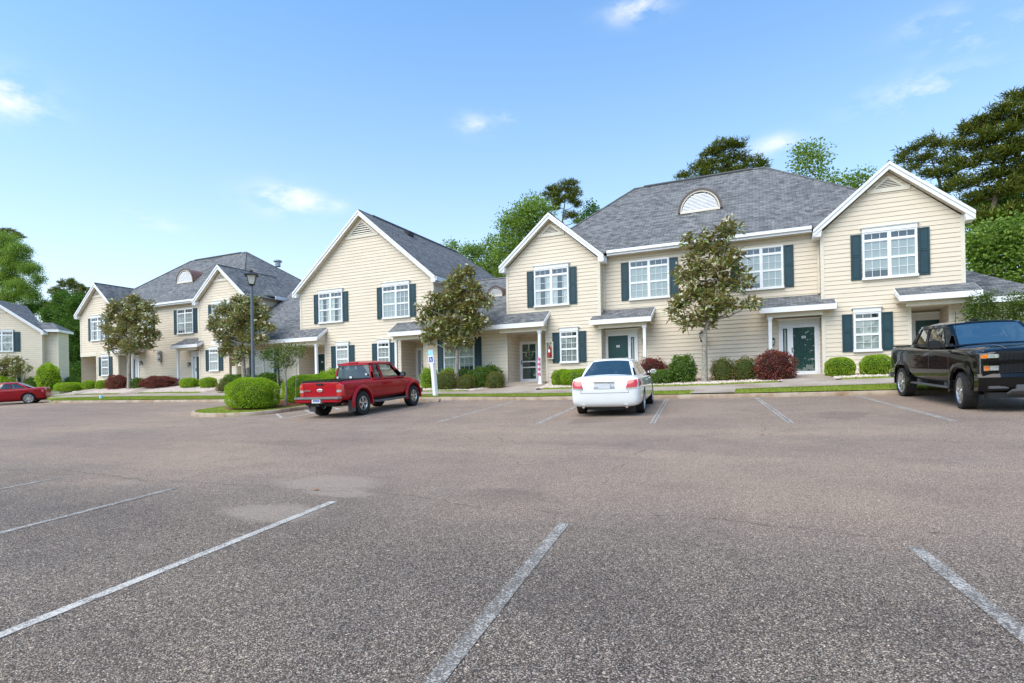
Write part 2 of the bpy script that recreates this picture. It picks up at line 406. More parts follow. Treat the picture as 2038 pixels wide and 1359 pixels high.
M['boxwood'] = mat_leaf('boxwood_leaves', [(.13, .22, .014), (.29, .44, .022), (.50, .64, .06)], .4, 3)
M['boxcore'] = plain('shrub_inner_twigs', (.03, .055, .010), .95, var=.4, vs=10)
M['redleaf'] = mat_leaf('red_shrub_leaves', [(.06, .014, .016), (.16, .028, .032), (.34, .08, .07), (.16, .16, .03)], .25, 4)
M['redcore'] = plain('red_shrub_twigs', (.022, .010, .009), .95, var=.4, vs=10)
M['azalea'] = mat_leaf('azalea_leaves', [(.045, .095, .014), (.11, .20, .025), (.24, .36, .05)], .25, 3)
M['mixleaf'] = mat_leaf('bronze_green_leaves', [(.11, .05, .022), (.15, .12, .028), (.20, .26, .04), (.28, .16, .05)], .25, 4)
M['magnolia'] = mat_leaf('magnolia_leaves', [(.07, .10, .025), (.12, .17, .035), (.19, .25, .055), (.34, .39, .15), (.40, .36, .15)], .15, 1.6, .5, (.34, .19, .08))
M['pine'] = mat_leaf('pine_needles', [(.065, .095, .02), (.13, .17, .032), (.22, .25, .05), (.28, .24, .06)], .15, .5, .2)
M['maple'] = mat_leaf('fresh_green_leaves', [(.085, .145, .028), (.18, .28, .048), (.33, .43, .10)], .4, .5, .3)
M['oak'] = mat_leaf('mid_green_leaves', [(.03, .075, .012), (.07, .15, .022), (.15, .26, .04)], .35, .5, .3)
M['crape'] = mat_leaf('crape_myrtle_leaves', [(.03, .07, .012), (.08, .15, .02), (.20, .24, .05)], .35, 3)
M['grassblade'] = mat_leaf('grass_blades', [(.14, .18, .025), (.22, .31, .03), (.46, .46, .12)], .35, 1.0, .2)
M['mulch'] = None
def mat_ground(name, cols, sc, bumpd=.03):
    m_, t = newmat(name); g = NT(t); v = objco(g)
    f = g.math('ADD', g.math('MULTIPLY', g.noise(v, sc, 6, .65), .5), g.math('MULTIPLY', g.noise(v, sc * 22, 4, .7), .5))
    n = len(cols)
    c = g.ramp(f, [(.32 + .36 * i / (n - 1), cc) for i, cc in enumerate(cols)])
    g.pbsdf(c, .95, 0, g.bump(g.noise(v, sc * 30, 3), .6, bumpd), .15); return m_
M['lawn'] = mat_ground('lawn', [(.15, .15, .03), (.20, .26, .03), (.36, .37, .08)], 1.2)
M['mulch'] = mat_ground('pine_straw_mulch', [(.075, .028, .014), (.17, .07, .035), (.30, .15, .09)], 2.5)
M['gravelbed'] = mat_ground('pale_gravel_bed', [(.30, .20, .16), (.52, .42, .36), (.70, .62, .56)], 4)

# ------------------------------------------------------------------ terrain
XK = [-60, -40, -24, -12, -8, -3, 0, 3, 6, 30]
ZK = [1.31, 1.31, 1.24, 1.22, 1.175, 1.185, 1.20, 1.23, 1.26, 1.30]
def zk(x): return float(np.interp(x, XK, ZK))
def z_lot(x, y): return zk(x) * max(-60.0, y if y < 20 else 20 + (y - 20) * .5) / 20
YX = [-34, -26, -12, -8, -2, 3.5, 12]
YT = {20.15: [1.44, 1.40, 1.355, 1.325, 1.33, 1.385, 1.42],
      21.4: [1.62, 1.54, 1.43, 1.41, 1.44, 1.55, 1.58],
      22.9: [1.76, 1.66, 1.53, 1.55, 1.60, 1.735, 1.76],
      23.4: [1.86, 1.74, 1.60, 1.66, 1.68, 1.82, 1.84],
      25.3: [2.30, 2.0, 1.84, 1.90, 1.94, 1.98, 1.98],
      30.0: [2.37, 2.05, 1.95, 1.95, 1.97, 1.99, 2.0]}
def z_yard(x, y):
    ks = sorted(YT); vals = [float(np.interp(x, YX, YT[k])) for k in ks]
    return float(np.interp(y, ks, vals))
def drape(name, mat, pts_fn, nu, nv, dz=0.0, kind='structure', fn=z_yard):
    """sheet over parameters u,v in 0..1 draped on terrain fn"""
    vs = []; fs = []
    for i in range(nu + 1):
        for j in range(nv + 1):
            x, y = pts_fn(i / nu, j / nv); vs.append((x, y, fn(x, y) + dz))
    for i in range(nu):
        for j in range(nv):
            a = i * (nv + 1) + j; fs.append((a, a + nv + 1, a + nv + 2, a + 1))
    b = MB(); b.mesh(vs, fs); o = b.build(name, mat); tag(o, kind=kind); return o
def quadfn(a, b, c, d):
    return lambda u, v: tuple((1 - u) * (1 - v) * a[k] + u * (1 - v) * b[k] + u * v * c[k] + (1 - u) * v * d[k] for k in (0, 1))
# one big sheet to the horizon
def ground_fn(x, y):
    if y < 20.1: return z_lot(x, y) - .08
    if x < -40: return z_lot(x, y) + .02 if y < 26 else 1.9
    return z_yard(x, min(y, 30)) - .06
b = MB(); xs = [-900, -300, -120, -80, -60, -50, -45, -41, -40.5, -36, -32, -28, -24, -20, -16, -12, -10, -8, -5, -2, 1, 3.5, 6, 9, 12, 20, 40, 120, 300, 900]
ys = [-600, -200, -60, -20, 0, 5, 10, 15, 20.0, 20.16, 21.4, 22.9, 23.4, 25.3, 30, 40, 60, 120, 300, 1200]
vs = [(x, y, ground_fn(x, y)) for x in xs for y in ys]; ny = len(ys)
b.mesh(vs, [(i * ny + j, (i + 1) * ny + j, (i + 1) * ny + j + 1, i * ny + j + 1) for i in range(len(xs) - 1) for j in range(ny - 1)])
g_ = b.build('ground', M['lawn']); tag(g_, kind='structure')
drape('parking_lot', M['asphalt'], quadfn((-70, -25), (26, -25), (26, 20.05), (-70, 20.05)), 60, 30, 0, fn=z_lot)
drape('parking_lot', M['asphalt'], quadfn((-90, 20.05), (-41.5, 20.05), (-41.5, 24), (-90, 27)), 10, 3, 0.03, fn=z_lot)
# kerb with joints, front face towards the lot
def kerb_run(path, h=.135, wd=.15, mat=None, seg=3.05, name='kerb', fnz=None):
    fnz = fnz or z_lot
    P = [Vector((p[0], p[1], 0)) for p in path]
    pts = []
    for a, c in zip(P[:-1], P[1:]):
        n = max(1, int((c - a).length / .5))
        for i in range(n): pts.append(a.lerp(c, i / n))
    pts.append(P[-1])
    b = MB(); rings = []; dist = 0
    for i, p in enumerate(pts):
        t = (pts[min(i + 1, len(pts) - 1)] - pts[max(i - 1, 0)]).normalized(); nrm = Vector((-t.y, t.x, 0))
        z = fnz(p.x, p.y)
        rings.append([(p, -.03), (p, .0), (p + nrm * .012, h - .03), (p + nrm * .04, h), (p + nrm * wd, h), (p + nrm * (wd + .002), -.05)])
        rings[-1] = [(q.x, q.y, z + dz) for q, dz in rings[-1]]
    k = 6
    b.mesh([q for r_ in rings for q in r_], [(i * k + j, (i + 1) * k + j, (i + 1) * k + j + 1, i * k + j + 1) for i in range(len(rings) - 1) for j in range(k - 1)], 0)
    # joints: narrow dark slots standing 2 mm proud
    dist = 0; nxt = seg * .6
    for i in range(1, len(pts)):
        dist += (pts[i] - pts[i - 1]).length
        if dist > nxt:
            nxt += seg; p = pts[i]; t = (pts[i] - pts[i - 1]).normalized(); nrm = Vector((-t.y, t.x, 0)); z = fnz(p.x, p.y)
            sec = [p - nrm * .003 + Vector((0, 0, z)), p + nrm * .009 + Vector((0, 0, z + h - .027)), p + nrm * .038 + Vector((0, 0, z + h + .003)), p + nrm * (wd) + Vector((0, 0, z + h + .003))]
            for a, c in zip(sec[:-1], sec[1:]): b.face([a, c, c + t * .014, a + t * .014], 1)
    o = b.build(name, [mat or M['kerb'], M['seam']], smooth=50); tag(o, kind='structure'); return o
kerb_run([(-43.5, 22.4), (-42.4, 21.0), (-41.3, 20.3), (-40, 20.02), (-21.5, 20.0)])
kerb_run([(-15.9, 20.0), (26, 20.0)])
# grass verges, walk, gravel beds (each sheet a few mm above the ground sheet)
def strip(name, mat, x0, x1, ya, yb, dz, ya2=None, yb2=None, kind='structure'):
    n = max(2, int(abs(x1 - x0) / 1.0))
    return drape(name, mat, quadfn((x0, ya), (x1, ya2 or ya), (x1, yb2 or yb), (x0, yb)), n, 6, dz, kind)
strip('grass_verge', M['lawn'], -41, 26, 20.14, 21.4, .012)
strip('walkway', M['walk'], -44, 26, 21.35, 22.92, .03)
strip('gravel_bed', M['gravelbed'], -45, 9, 23.30, 26.3, .004)
for (x0, x1) in ((-1.75, 0.35 - .0),):  # cut where the walk meets the kerb
    pass
strip('mulch_bed', M['mulch'], -4.9, .4, 24.0, 25.9, .008)
strip('walkway', M['walk'], -2.35, -.95, 20.14, 21.40, .034)
# paths from the walk to the doors
for (xa, xb, xc, xd, yb) in ((-12.6, -9.2, -9.9, -11.7, 27.0), (-7.2, -5.0, -5.2, -6.7, 26.1), (.55, 2.3, 2.05, .75, 26.1), (4.9, 6.6, 6.1, 5.1, 26.9),
                             (-38.9, -37.1, -37.3, -38.4, 27.2), (-31, -29.4, -29.7, -30.7, 27.4), (-20.4, -18.1, -16.9, -17.9, 27), (-26.5, -24.2, -23.8, -25.2, 27), (-46.3, -44.3, -43.3, -44.5, 27.2)):
    oz = .03
    drape('door_path', M['walk'], quadfn((xa, 22.9), (xb, 22.9), (xc, yb), (xd, yb)), 3, 12, .036, 'structure')
# thin grass band behind the walk, in the stretches between paths
for (x0, x1) in ((-44, -39.1), (-37, -31.2), (-29.2, -26.7), (-24, -20.6), (-17.9, -12.9), (-9.0, -7.3), (-4.9, .45), (2.5, 4.8), (6.7, 14)):
    strip('grass_band', M['lawn'], x0, x1, 22.9, 23.42, .016)
# walk expansion joints
b = MB()
for x in np.arange(-40, 20, 1.55):
    y0, y1 = 21.36, 22.9; sk = -.12
    b.face([(x, y0, z_yard(x, y0) + .0335), (x + .02, y0, z_yard(x, y0) + .0335), (x + .02 + sk, y1, z_yard(x, y1) + .0335), (x + sk, y1, z_yard(x, y1) + .0335)])
for x in (-2.36, -.96):
    b.face([(x, 20.16, z_yard(x, 20.16) + .037), (x + .02, 20.16, z_yard(x, 20.16) + .037), (x - .08, 21.4, z_yard(x, 21.4) + .037), (x - .1, 21.4, z_yard(x, 21.4) + .037)])
tag(b.build('walk_joints', M['seam']), kind='structure')

# ------------------------------------------------------------------ loose stones and grass blades (uncountable)
def inst_mesh(name, mat, base_v, base_f, pos, scale, rot, kind='stuff', jitter=0):
    """numpy merge of many copies: rot = Nx3 euler, scale Nx3"""
    n = len(pos); bv = np.array(base_v, float); k = len(bv)
    cx, cy, cz = np.cos(rot).T; sx, sy, sz = np.sin(rot).T
    Rm = np.zeros((n, 3, 3))
    Rm[:, 0, 0] = cy * cz; Rm[:, 0, 1] = sx * sy * cz - cx * sz; Rm[:, 0, 2] = cx * sy * cz + sx * sz
    Rm[:, 1, 0] = cy * sz; Rm[:, 1, 1] = sx * sy * sz + cx * cz; Rm[:, 1, 2] = cx * sy * sz - sx * cz
    Rm[:, 2, 0] = -sy; Rm[:, 2, 1] = sx * cy; Rm[:, 2, 2] = cx * cy
    V = bv[None] * scale[:, None, :]
    if jitter: V = V * (1 + rng.uniform(-jitter, jitter, V.shape))
    V = np.einsum('nij,nkj->nki', Rm, V) + pos[:, None, :]
    fl = len(base_f[0]); F = np.array(base_f)[None] + (np.arange(n) * k)[:, None, None]
    return np.reshape(V, (-1, 3)), np.reshape(F, (-1, fl))
def mesh_np(name, mats, V, F, mi=None, parent=None, origin=(0, 0, 0), smooth=False):
    me = bpy.data.meshes.new(name); V = V - np.array(origin)
    me.vertices.add(len(V)); me.vertices.foreach_set('co', V.astype(np.float32).ravel())
    fl = F.shape[1]; me.loops.add(F.size); me.loops.foreach_set('vertex_index', F.astype(np.int32).ravel())
    me.polygons.add(len(F)); me.polygons.foreach_set('loop_start', np.arange(0, F.size, fl, dtype=np.int32))
    for m_ in (mats if isinstance(mats, (list, tuple)) else [mats]): me.materials.append(m_)
    if mi is not None: me.polygons.foreach_set('material_index', mi.astype(np.int32))
    if smooth: me.polygons.foreach_set('use_smooth', [True] * len(F))
    me.update(); me.validate()
    o = bpy.data.objects.new(name, me); col.objects.link(o)
    if parent: o.parent = parent
    return o
OCT_V = [(1, 0, 0), (-1, 0, 0), (0, 1, 0), (0, -1, 0), (0, 0, 1), (0, 0, -1)]
OCT_F = [(0, 2, 4), (2, 1, 4), (1, 3, 4), (3, 0, 4), (2, 0, 5), (1, 2, 5), (3, 1, 5), (0, 3, 5)]
def stones(spans, n, ya, yb):
    ps = []
    tot_ = sum(b_ - a_ for a_, b_ in spans)
    for a_, b_ in spans:
        k = int(n * (b_ - a_) / tot_); x = rng.uniform(a_, b_, k); y = ya + (yb - ya) * rng.uniform(0, 1, k) ** 1.3
        ps += [(x[i], y[i], z_yard(x[i], y[i]) + .012) for i in range(k)]
    pos = np.array(ps); sc = rng.uniform(.022, .05, (len(pos), 1)) * rng.uniform(.7, 1.2, (len(pos), 3)); rot = rng.uniform(0, 6.28, (len(pos), 3))
    V, F = inst_mesh('', None, OCT_V, OCT_F, pos, sc, rot, jitter=.2)
    o = mesh_np('gravel_stones', M['stone'], V, F); tag(o, 'white and pinkish landscaping stones spread in the beds along the house fronts', 'gravel', kind='stuff')
stones([(-44, -38.9), (-37.2, -31), (-29.4, -26.4), (-24, -20.2), (-17.5, -12.3), (-9.4, -7.0), (-5.0, .7), (2.3, 5.0), (6.5, 9)], 15000, 23.33, 24.9)
BL_V = [(-.5, 0, 0), (.5, 0, 0), (0, .25, 1)]; BL_F = [(0, 1, 2)]
def blades(name, label, rects, dens, h, fn, dz=0.0):
    ps = []
    for (x0, x1, y0, y1) in rects:
        k = int(dens * (x1 - x0) * (y1 - y0)); x = rng.uniform(x0, x1, k); y = rng.uniform(y0, y1, k)
        ps += [(x[i], y[i], fn(x[i], y[i]) + dz) for i in range(k)]
    pos = np.array(ps); n = len(pos)
    sc = np.stack([np.full(n, .016), np.full(n, .05), rng.uniform(.5, 1.2, n) * h], 1); rot = np.stack([rng.uniform(-.4, .4, n), rng.uniform(-.4, .4, n), rng.uniform(0, 6.28, n)], 1)
    V, F = inst_mesh('', None, BL_V, BL_F, pos, sc, rot)
    o = mesh_np(name, M['grassblade'], V, F); tag(o, label, 'grass', kind='stuff')
blades('grass', 'short green grass of the verge and thin bands along the walk',
       [(-41, -20, 20.14, 21.36), (-16, -2.4, 20.14, 21.38), (-.9, 9, 20.14, 21.38)] +
       [(a_, b_, 22.93, 23.4) for a_, b_ in ((-44, -39.1), (-37, -31.2), (-29.2, -26.7), (-17.9, -12.9), (-9.0, -7.3), (-4.9, .45), (2.5, 4.8), (6.7, 10))], 750, .055, z_yard, .01)

# ------------------------------------------------------------------ island peninsula
ISL = [(-20.9, 20.0), (-20.6, 17), (-20.35, 15.4), (-20.0, 14.55), (-19.2, 13.85), (-18.2, 13.5), (-17.0, 13.5), (-16.2, 13.9), (-15.85, 14.7), (-15.95, 16.5), (-16.05, 20.0)]
kerb_run(ISL, .14, .15, seg=2.4)
def inset(poly, d):
    P = [Vector((*p, 0)) for p in poly]; o = []
    for i, p in enumerate(P):
        t = (P[min(i + 1, len(P) - 1)] - P[max(i - 1, 0)]).normalized(); o.append((p.x - t.y * d, p.y + t.x * d))
    return o
def zi(x, y): return z_lot(x, y)
def island_sheet(name, mat, poly, dz, mound=0.0):
    cx_ = sum(p[0] for p in poly) / len(poly); cy_ = sum(p[1] for p in poly) / len(poly)
    vs = []; fs = []; K = 5; n = len(poly)
    for k in range(K + 1):
        for p in poly:
            t = k / K; x = p[0] + (cx_ - p[0]) * t; y = p[1] + (cy_ - p[1]) * t; vs.append((x, y, zi(x, y) + dz + mound * math.sin(t * 1.57)))
    for k in range(K):
        for i in range(n): fs.append((k * n + i, k * n + (i + 1) % n, (k + 1) * n + (i + 1) % n, (k + 1) * n + i))
    b = MB(); b.mesh(vs, fs); tag(b.build(name, mat, smooth=60), kind='structure')
island_sheet('island_lawn', M['lawn'], inset(ISL, .14), .125, .03)
island_sheet('island_mulch', M['mulch'], [(-20.2, 19.8), (-20.0, 16.5), (-19.4, 15.3), (-18.2, 14.6), (-17, 14.45), (-16.4, 15.1), (-16.35, 19.8)], .14, .10)
def in_isl(x, y): return True
ps = []
ip = inset(ISL, .15)
def inside(pt, poly):
    x, y = pt; c = False; n = len(poly)
    for i in range(n):
        x1, y1 = poly[i]; x2, y2 = poly[(i + 1) % n]
        if (y1 > y) != (y2 > y) and x < (x2 - x1) * (y - y1) / (y2 - y1) + x1: c = not c
    return c
MUL = [(-20.2, 19.8), (-20.0, 16.5), (-19.4, 15.3), (-18.2, 14.6), (-17, 14.45), (-16.4, 15.1), (-16.35, 19.8)]
pp = [(x, y) for x, y in zip(rng.uniform(-20.9, -15.8, 22000), rng.uniform(13.4, 19.5, 22000)) if inside((x, y), ip) and not inside((x, y), MUL)]
pos = np.array([(x, y, zi(x, y) + .12) for x, y in pp]); n = len(pos)
sc = np.stack([np.full(n, .014), np.full(n, .05), rng.uniform(.5, 1.2, n) * .06], 1); rot = np.stack([rng.uniform(-.4, .4, n), rng.uniform(-.4, .4, n), rng.uniform(0, 6.28, n)], 1)
V, F = inst_mesh('', None, BL_V, BL_F, pos, sc, rot); o = mesh_np('grass', M['grassblade'], V, F); tag(o, 'yellow green grass edging the kerbed island by the big round shrub', 'grass', kind='stuff')

# ------------------------------------------------------------------ painted lines
def pline(p0, p1, wd=.1, mat='line', name='parking_line'):
    a = Vector((*p0, 0)); c = Vector((*p1, 0)); t = (c - a).normalized(); nrm = Vector((-t.y, t.x, 0)) * wd / 2
    b = MB(); n = max(1, int((c - a).length / .5)); prev = None
    for i in range(n + 1):
        p = a.lerp(c, i / n); l_ = p + nrm; r_ = p - nrm
        cur = ((l_.x, l_.y, z_lot(l_.x, l_.y) + .005), (r_.x, r_.y, z_lot(r_.x, r_.y) + .005))
        if prev: b.face([prev[0], prev[1], cur[1], cur[0]])
        prev = cur
    tag(b.build(name, M[mat]), kind='structure')
def ext(p0, p1, y): # extend p1->p0 direction to y
    t = (y - p1[1]) / (p0[1] - p1[1]); return (p1[0] + (p0[0] - p1[0]) * t, y)
for a_, c_, mt in (((-4.37, 1.87), (-4.66, 5.16), 'line'), ((-1.52, 2.37), (-1.77, 5.07), 'line_faded'), ((1.23, 3.76), (1.02, 5.2), 'line_faded'), ((-7.31, 3.14), (-7.49, 5.2), 'line_faded'), ((-10.27, 4.41), (-10.31, 5.2), 'line_faded')):
    pline(ext(a_, c_, .2), c_, .10 if mt == 'line' else .105, mt)
for a_, c_, mt in (((-3.1, 19.9), (-2.35, 12.89), 'line_faded'), ((-.28, 19.9), (.48, 13.04), 'line_faded'), ((2.5, 19.9), (3.32, 13.41), 'line_faded'), ((-8.75, 19.9), (-8.05, 12.91), 'line_faded'), ((-5.8, 19.9), (-5.08, 12.74), 'line_faded'), ((-11.6, 19.9), (-10.85, 13.2), 'line_faded'),
                   ((-14.9, 19.9), (-14.0, 13.3), 'line'), ((-24.5, 17.5), (-24.2, 14.2), 'line_faded'), ((-27.3, 17.5), (-27.0, 14.2), 'line_faded')):
    if mt == 'line_faded' and a_[0] > -10:
        # old double stroke: two thin edges with worn middle
        for s_ in (-.045, .045): pline((a_[0] + s_, a_[1]), (c_[0] + s_, c_[1]), .022, 'line')
        pline(a_, c_, .066, 'line_faded')
    else: pline(a_, c_, .1, mt)
# access aisle hatching between the island and the red truck
pline((-17.0, 13.25), (-14.0, 13.3), .07, 'line')
for k in range(4):
    pline((-15.8 + .1, 14.6 + k * 1.35), (-14.25, 13.45 + k * 1.35), .1, 'line')
for a_, c_ in (((-16.6, 13.38), (-16.3, 12.95)), ):
    pass

# ------------------------------------------------------------------ buildings
EXPO = .175
def siding(mb, traps, Pf, z_base=2.0):
    """lap siding: traps = [(z0,z1, a0,b0, a1,b1)] trapezoids in the wall plane, Pf(a, out, z) -> point"""
    for (z0, z1, a0, b0, a1, b1) in traps:
        k = math.floor((z0 - z_base) / EXPO + 1e-6); z = z_base + k * EXPO
        while z < z1 - 1e-4:
            c0, c1 = max(z, z0), min(z + EXPO, z1)
            if c1 - c0 > .004:
                f0 = (c0 - z0) / (z1 - z0); f1 = (c1 - z0) / (z1 - z0)
                l0, r0 = a0 + (a1 - a0) * f0, b0 + (b1 - b0) * f0; l1, r1 = a0 + (a1 - a0) * f1, b0 + (b1 - b0) * f1
                d0 = .018 - .015 * (c0 - z) / EXPO; d1 = .018 - .015 * (c1 - z) / EXPO
                if r1 - l1 < .002: mb.face([Pf(l0, d0, c0), Pf(r0, d0, c0), Pf((l1 + r1) / 2, d1, c1)], 0)
                else: mb.face([Pf(l0, d0, c0), Pf(r0, d0, c0), Pf(r1, d1, c1), Pf(l1, d1, c1)], 0)
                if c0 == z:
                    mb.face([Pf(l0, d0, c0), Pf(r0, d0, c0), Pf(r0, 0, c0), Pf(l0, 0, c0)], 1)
                    mb.face([Pf(l0, .0065, c0 - .011), Pf(r0, .0065, c0 - .011), Pf(r0, .0065, c0), Pf(l0, .0065, c0)], 1)  # dark strip below the lap: shadow line put into the colour, with mildew
            z += EXPO
def front(Y): return lambda a, d, z: (a, Y - d, z)
def sideR(X): return lambda a, d, z: (X + d, a, z)
def sideL(X): return lambda a, d, z: (X - d, a, z)

class Bld:
    def __init__(s, name, O, label, cat='building', group=None):
        s.O = O; s.root = empty(name, O, label, cat, group)
    def part(s, mb, name, mats, parent=None, **k):
        return mb.build(name, mats, parent or s.root, s.O, **k)

def rect(z0, z1, a, b): return (z0, z1, a, b, a, b)

def window(B, xc, z0, z1, w, Y, double=True, header=True, look='blind', shutters=True, sw=.36, sash2='blind'):
    x0, x1 = xc - w / 2, xc + w / 2; H = z1 - z0
    f = MB(); D = .088
    cw = .052
    f.box(x0, x0 + cw, Y - D, Y + .01, z0, z1); f.box(x1 - cw, x1, Y - D, Y + .01, z0, z1)
    f.box(x0 + cw, x1 - cw, Y - D, Y + .01, z1 - cw, z1)
    f.box(x0 - .03, x1 + .03, Y - D - .03, Y + .01, z0 - .045, z0 + .035)
    zt = z0 + H * .815; zm = z0 + H * .425
    f.box(x0 + cw, x1 - cw, Y - D + .004, Y, zt - .035, zt + .035)
    if double: f.box(xc - .042, xc + .042, Y - D + .002, Y, z0 + .035, z1 - cw)
    units = [(x0 + cw, xc - .042), (xc + .042, x1 - cw)] if double else [(x0 + cw, x1 - cw)]
    fr = B.part(f, 'window', M['white'])
    bk = MB(); bk.box(x0 + .02, x1 - .02, Y - .024, Y, z0, z1 - .02)
    B.part(bk, 'window_recess', M['dark'], fr)
    s = MB(); mu = MB(); pn = MB()
    for (a, b_) in units:
        s.box(a, b_, Y - .068, Y - .024, zm - .022, zm + .022)
        for zz0, zz1 in ((z0 + .035, zm - .022), (zm + .022, zt - .035), (zt + .035, z1 - cw)):
            s.box(a, a + .020, Y - .073, Y - .024, zz0, zz1); s.box(b_ - .020, b_, Y - .073, Y - .024, zz0, zz1)
            s.box(a + .02, b_ - .02, Y - .071, Y - .024, zz0, zz0 + .018); s.box(a + .02, b_ - .02, Y - .071, Y - .024, zz1 - .018, zz1)
            n3 = 3
            for k in range(1, n3):
                x = a + (b_ - a) * k / n3; mu.box(x - .0075, x + .0075, Y - .062, Y - .052, zz0 + .026, zz1 - .026)
            if zz1 - zz0 > .4:
                zz = (zz0 + zz1) / 2; mu.box(a + .028, b_ - .028, Y - .0615, Y - .0525, zz - .0075, zz + .0075)
            pn.face([(a + .02, Y - .050, zz0 + .02), (b_ - .02, Y - .050, zz0 + .02), (b_ - .02, Y - .050, zz1 - .02), (a + .02, Y - .050, zz1 - .02)])
    B.part(s, 'sash', M['white'], fr); B.part(mu, 'muntins', M['white'], fr); B.part(pn, 'window_pane', M['glass'], fr)
    bl = MB()
    for ui, (a, b_) in enumerate(units):
        lk = look if ui == 0 else sash2
        drop_ = rng.uniform(0, 1); zlow = z0 + .05 + (H * .18 * drop_ if drop_ > .62 else 0)
        top = zt - .03
        if lk == 'blind':
            zz = zlow
            while zz < top:
                bl.face([(a, Y - .030, zz), (b_, Y - .030, zz), (b_, Y - .040, zz + .042), (a, Y - .040, zz + .042)], 0); zz += .044
        elif lk == 'drape':
            nn = 12
            for k in range(nn):
                xa = a + (b_ - a) * k / nn; xb = a + (b_ - a) * (k + .62) / nn
                bl.face([(xa, Y - .030, z0 + .05), (xb, Y - .041, z0 + .05), (xb, Y - .041, top), (xa, Y - .030, top)], 0)
        elif lk == 'half':
            zz = zm
            while zz < top:
                bl.face([(a, Y - .030, zz), (b_, Y - .030, zz), (b_, Y - .040, zz + .042), (a, Y - .040, zz + .042)], 0); zz += .044
        elif lk == 'sheer':
            for xa, xb in ((a, a + (b_ - a) * .3), (b_ - (b_ - a) * .3, b_)):
                bl.face([(xa, Y - .031, z0 + .05), (xb, Y - .036, z0 + .05), (xb, Y - .036, top), (xa, Y - .031, top)], 0)
    if bl.f: B.part(bl, 'curtain' if look in ('drape', 'sheer') else 'window_blind', M['blind'], fr)
    if header:
        h = MB(); h.box(x0 - .01, x1 + .01, Y - .105, Y + .01, z1 + .002, z1 + .15)
        h.prism([(x0 - .07, Y - .13, z1 + .152), (x0 - .07, Y + .01, z1 + .152), (x0 - .07, Y + .01, z1 + .20), (x0 - .07, Y - .15, z1 + .185)], (x1 - x0 + .14, 0, 0))
        B.part(h, 'window_header', M['white'], fr)
    if shutters:
        for sx in ((x0 - .03 - sw), (x1 + .03)):
            shutter(B, sx, sw, z0 - .01, z1 - .03, Y)
def shutter(B, x, w, z0, z1, Y):
    s = MB(); D = .06; e = .055
    s.box(x, x + w, Y - .04, Y, z0, z1)
    s.box(x, x + e, Y - D, Y - .04, z0, z1); s.box(x + w - e, x + w, Y - D, Y - .04, z0, z1)
    zm = z0 + (z1 - z0) * .52
    for a, c in ((z0, z0 + e), (zm - .03, zm + .03), (z1 - e, z1)): s.box(x + e, x + w - e, Y - D + .002, Y - .04, a, c)
    for a, c in ((z0 + e + .02, zm - .05), (zm + .05, z1 - e - .02)): s.box(x + e + .02, x + w - e - .02, Y - .053, Y - .04, a, c)
    B.part(s, 'shutter', M['shutter'], bevel=0)

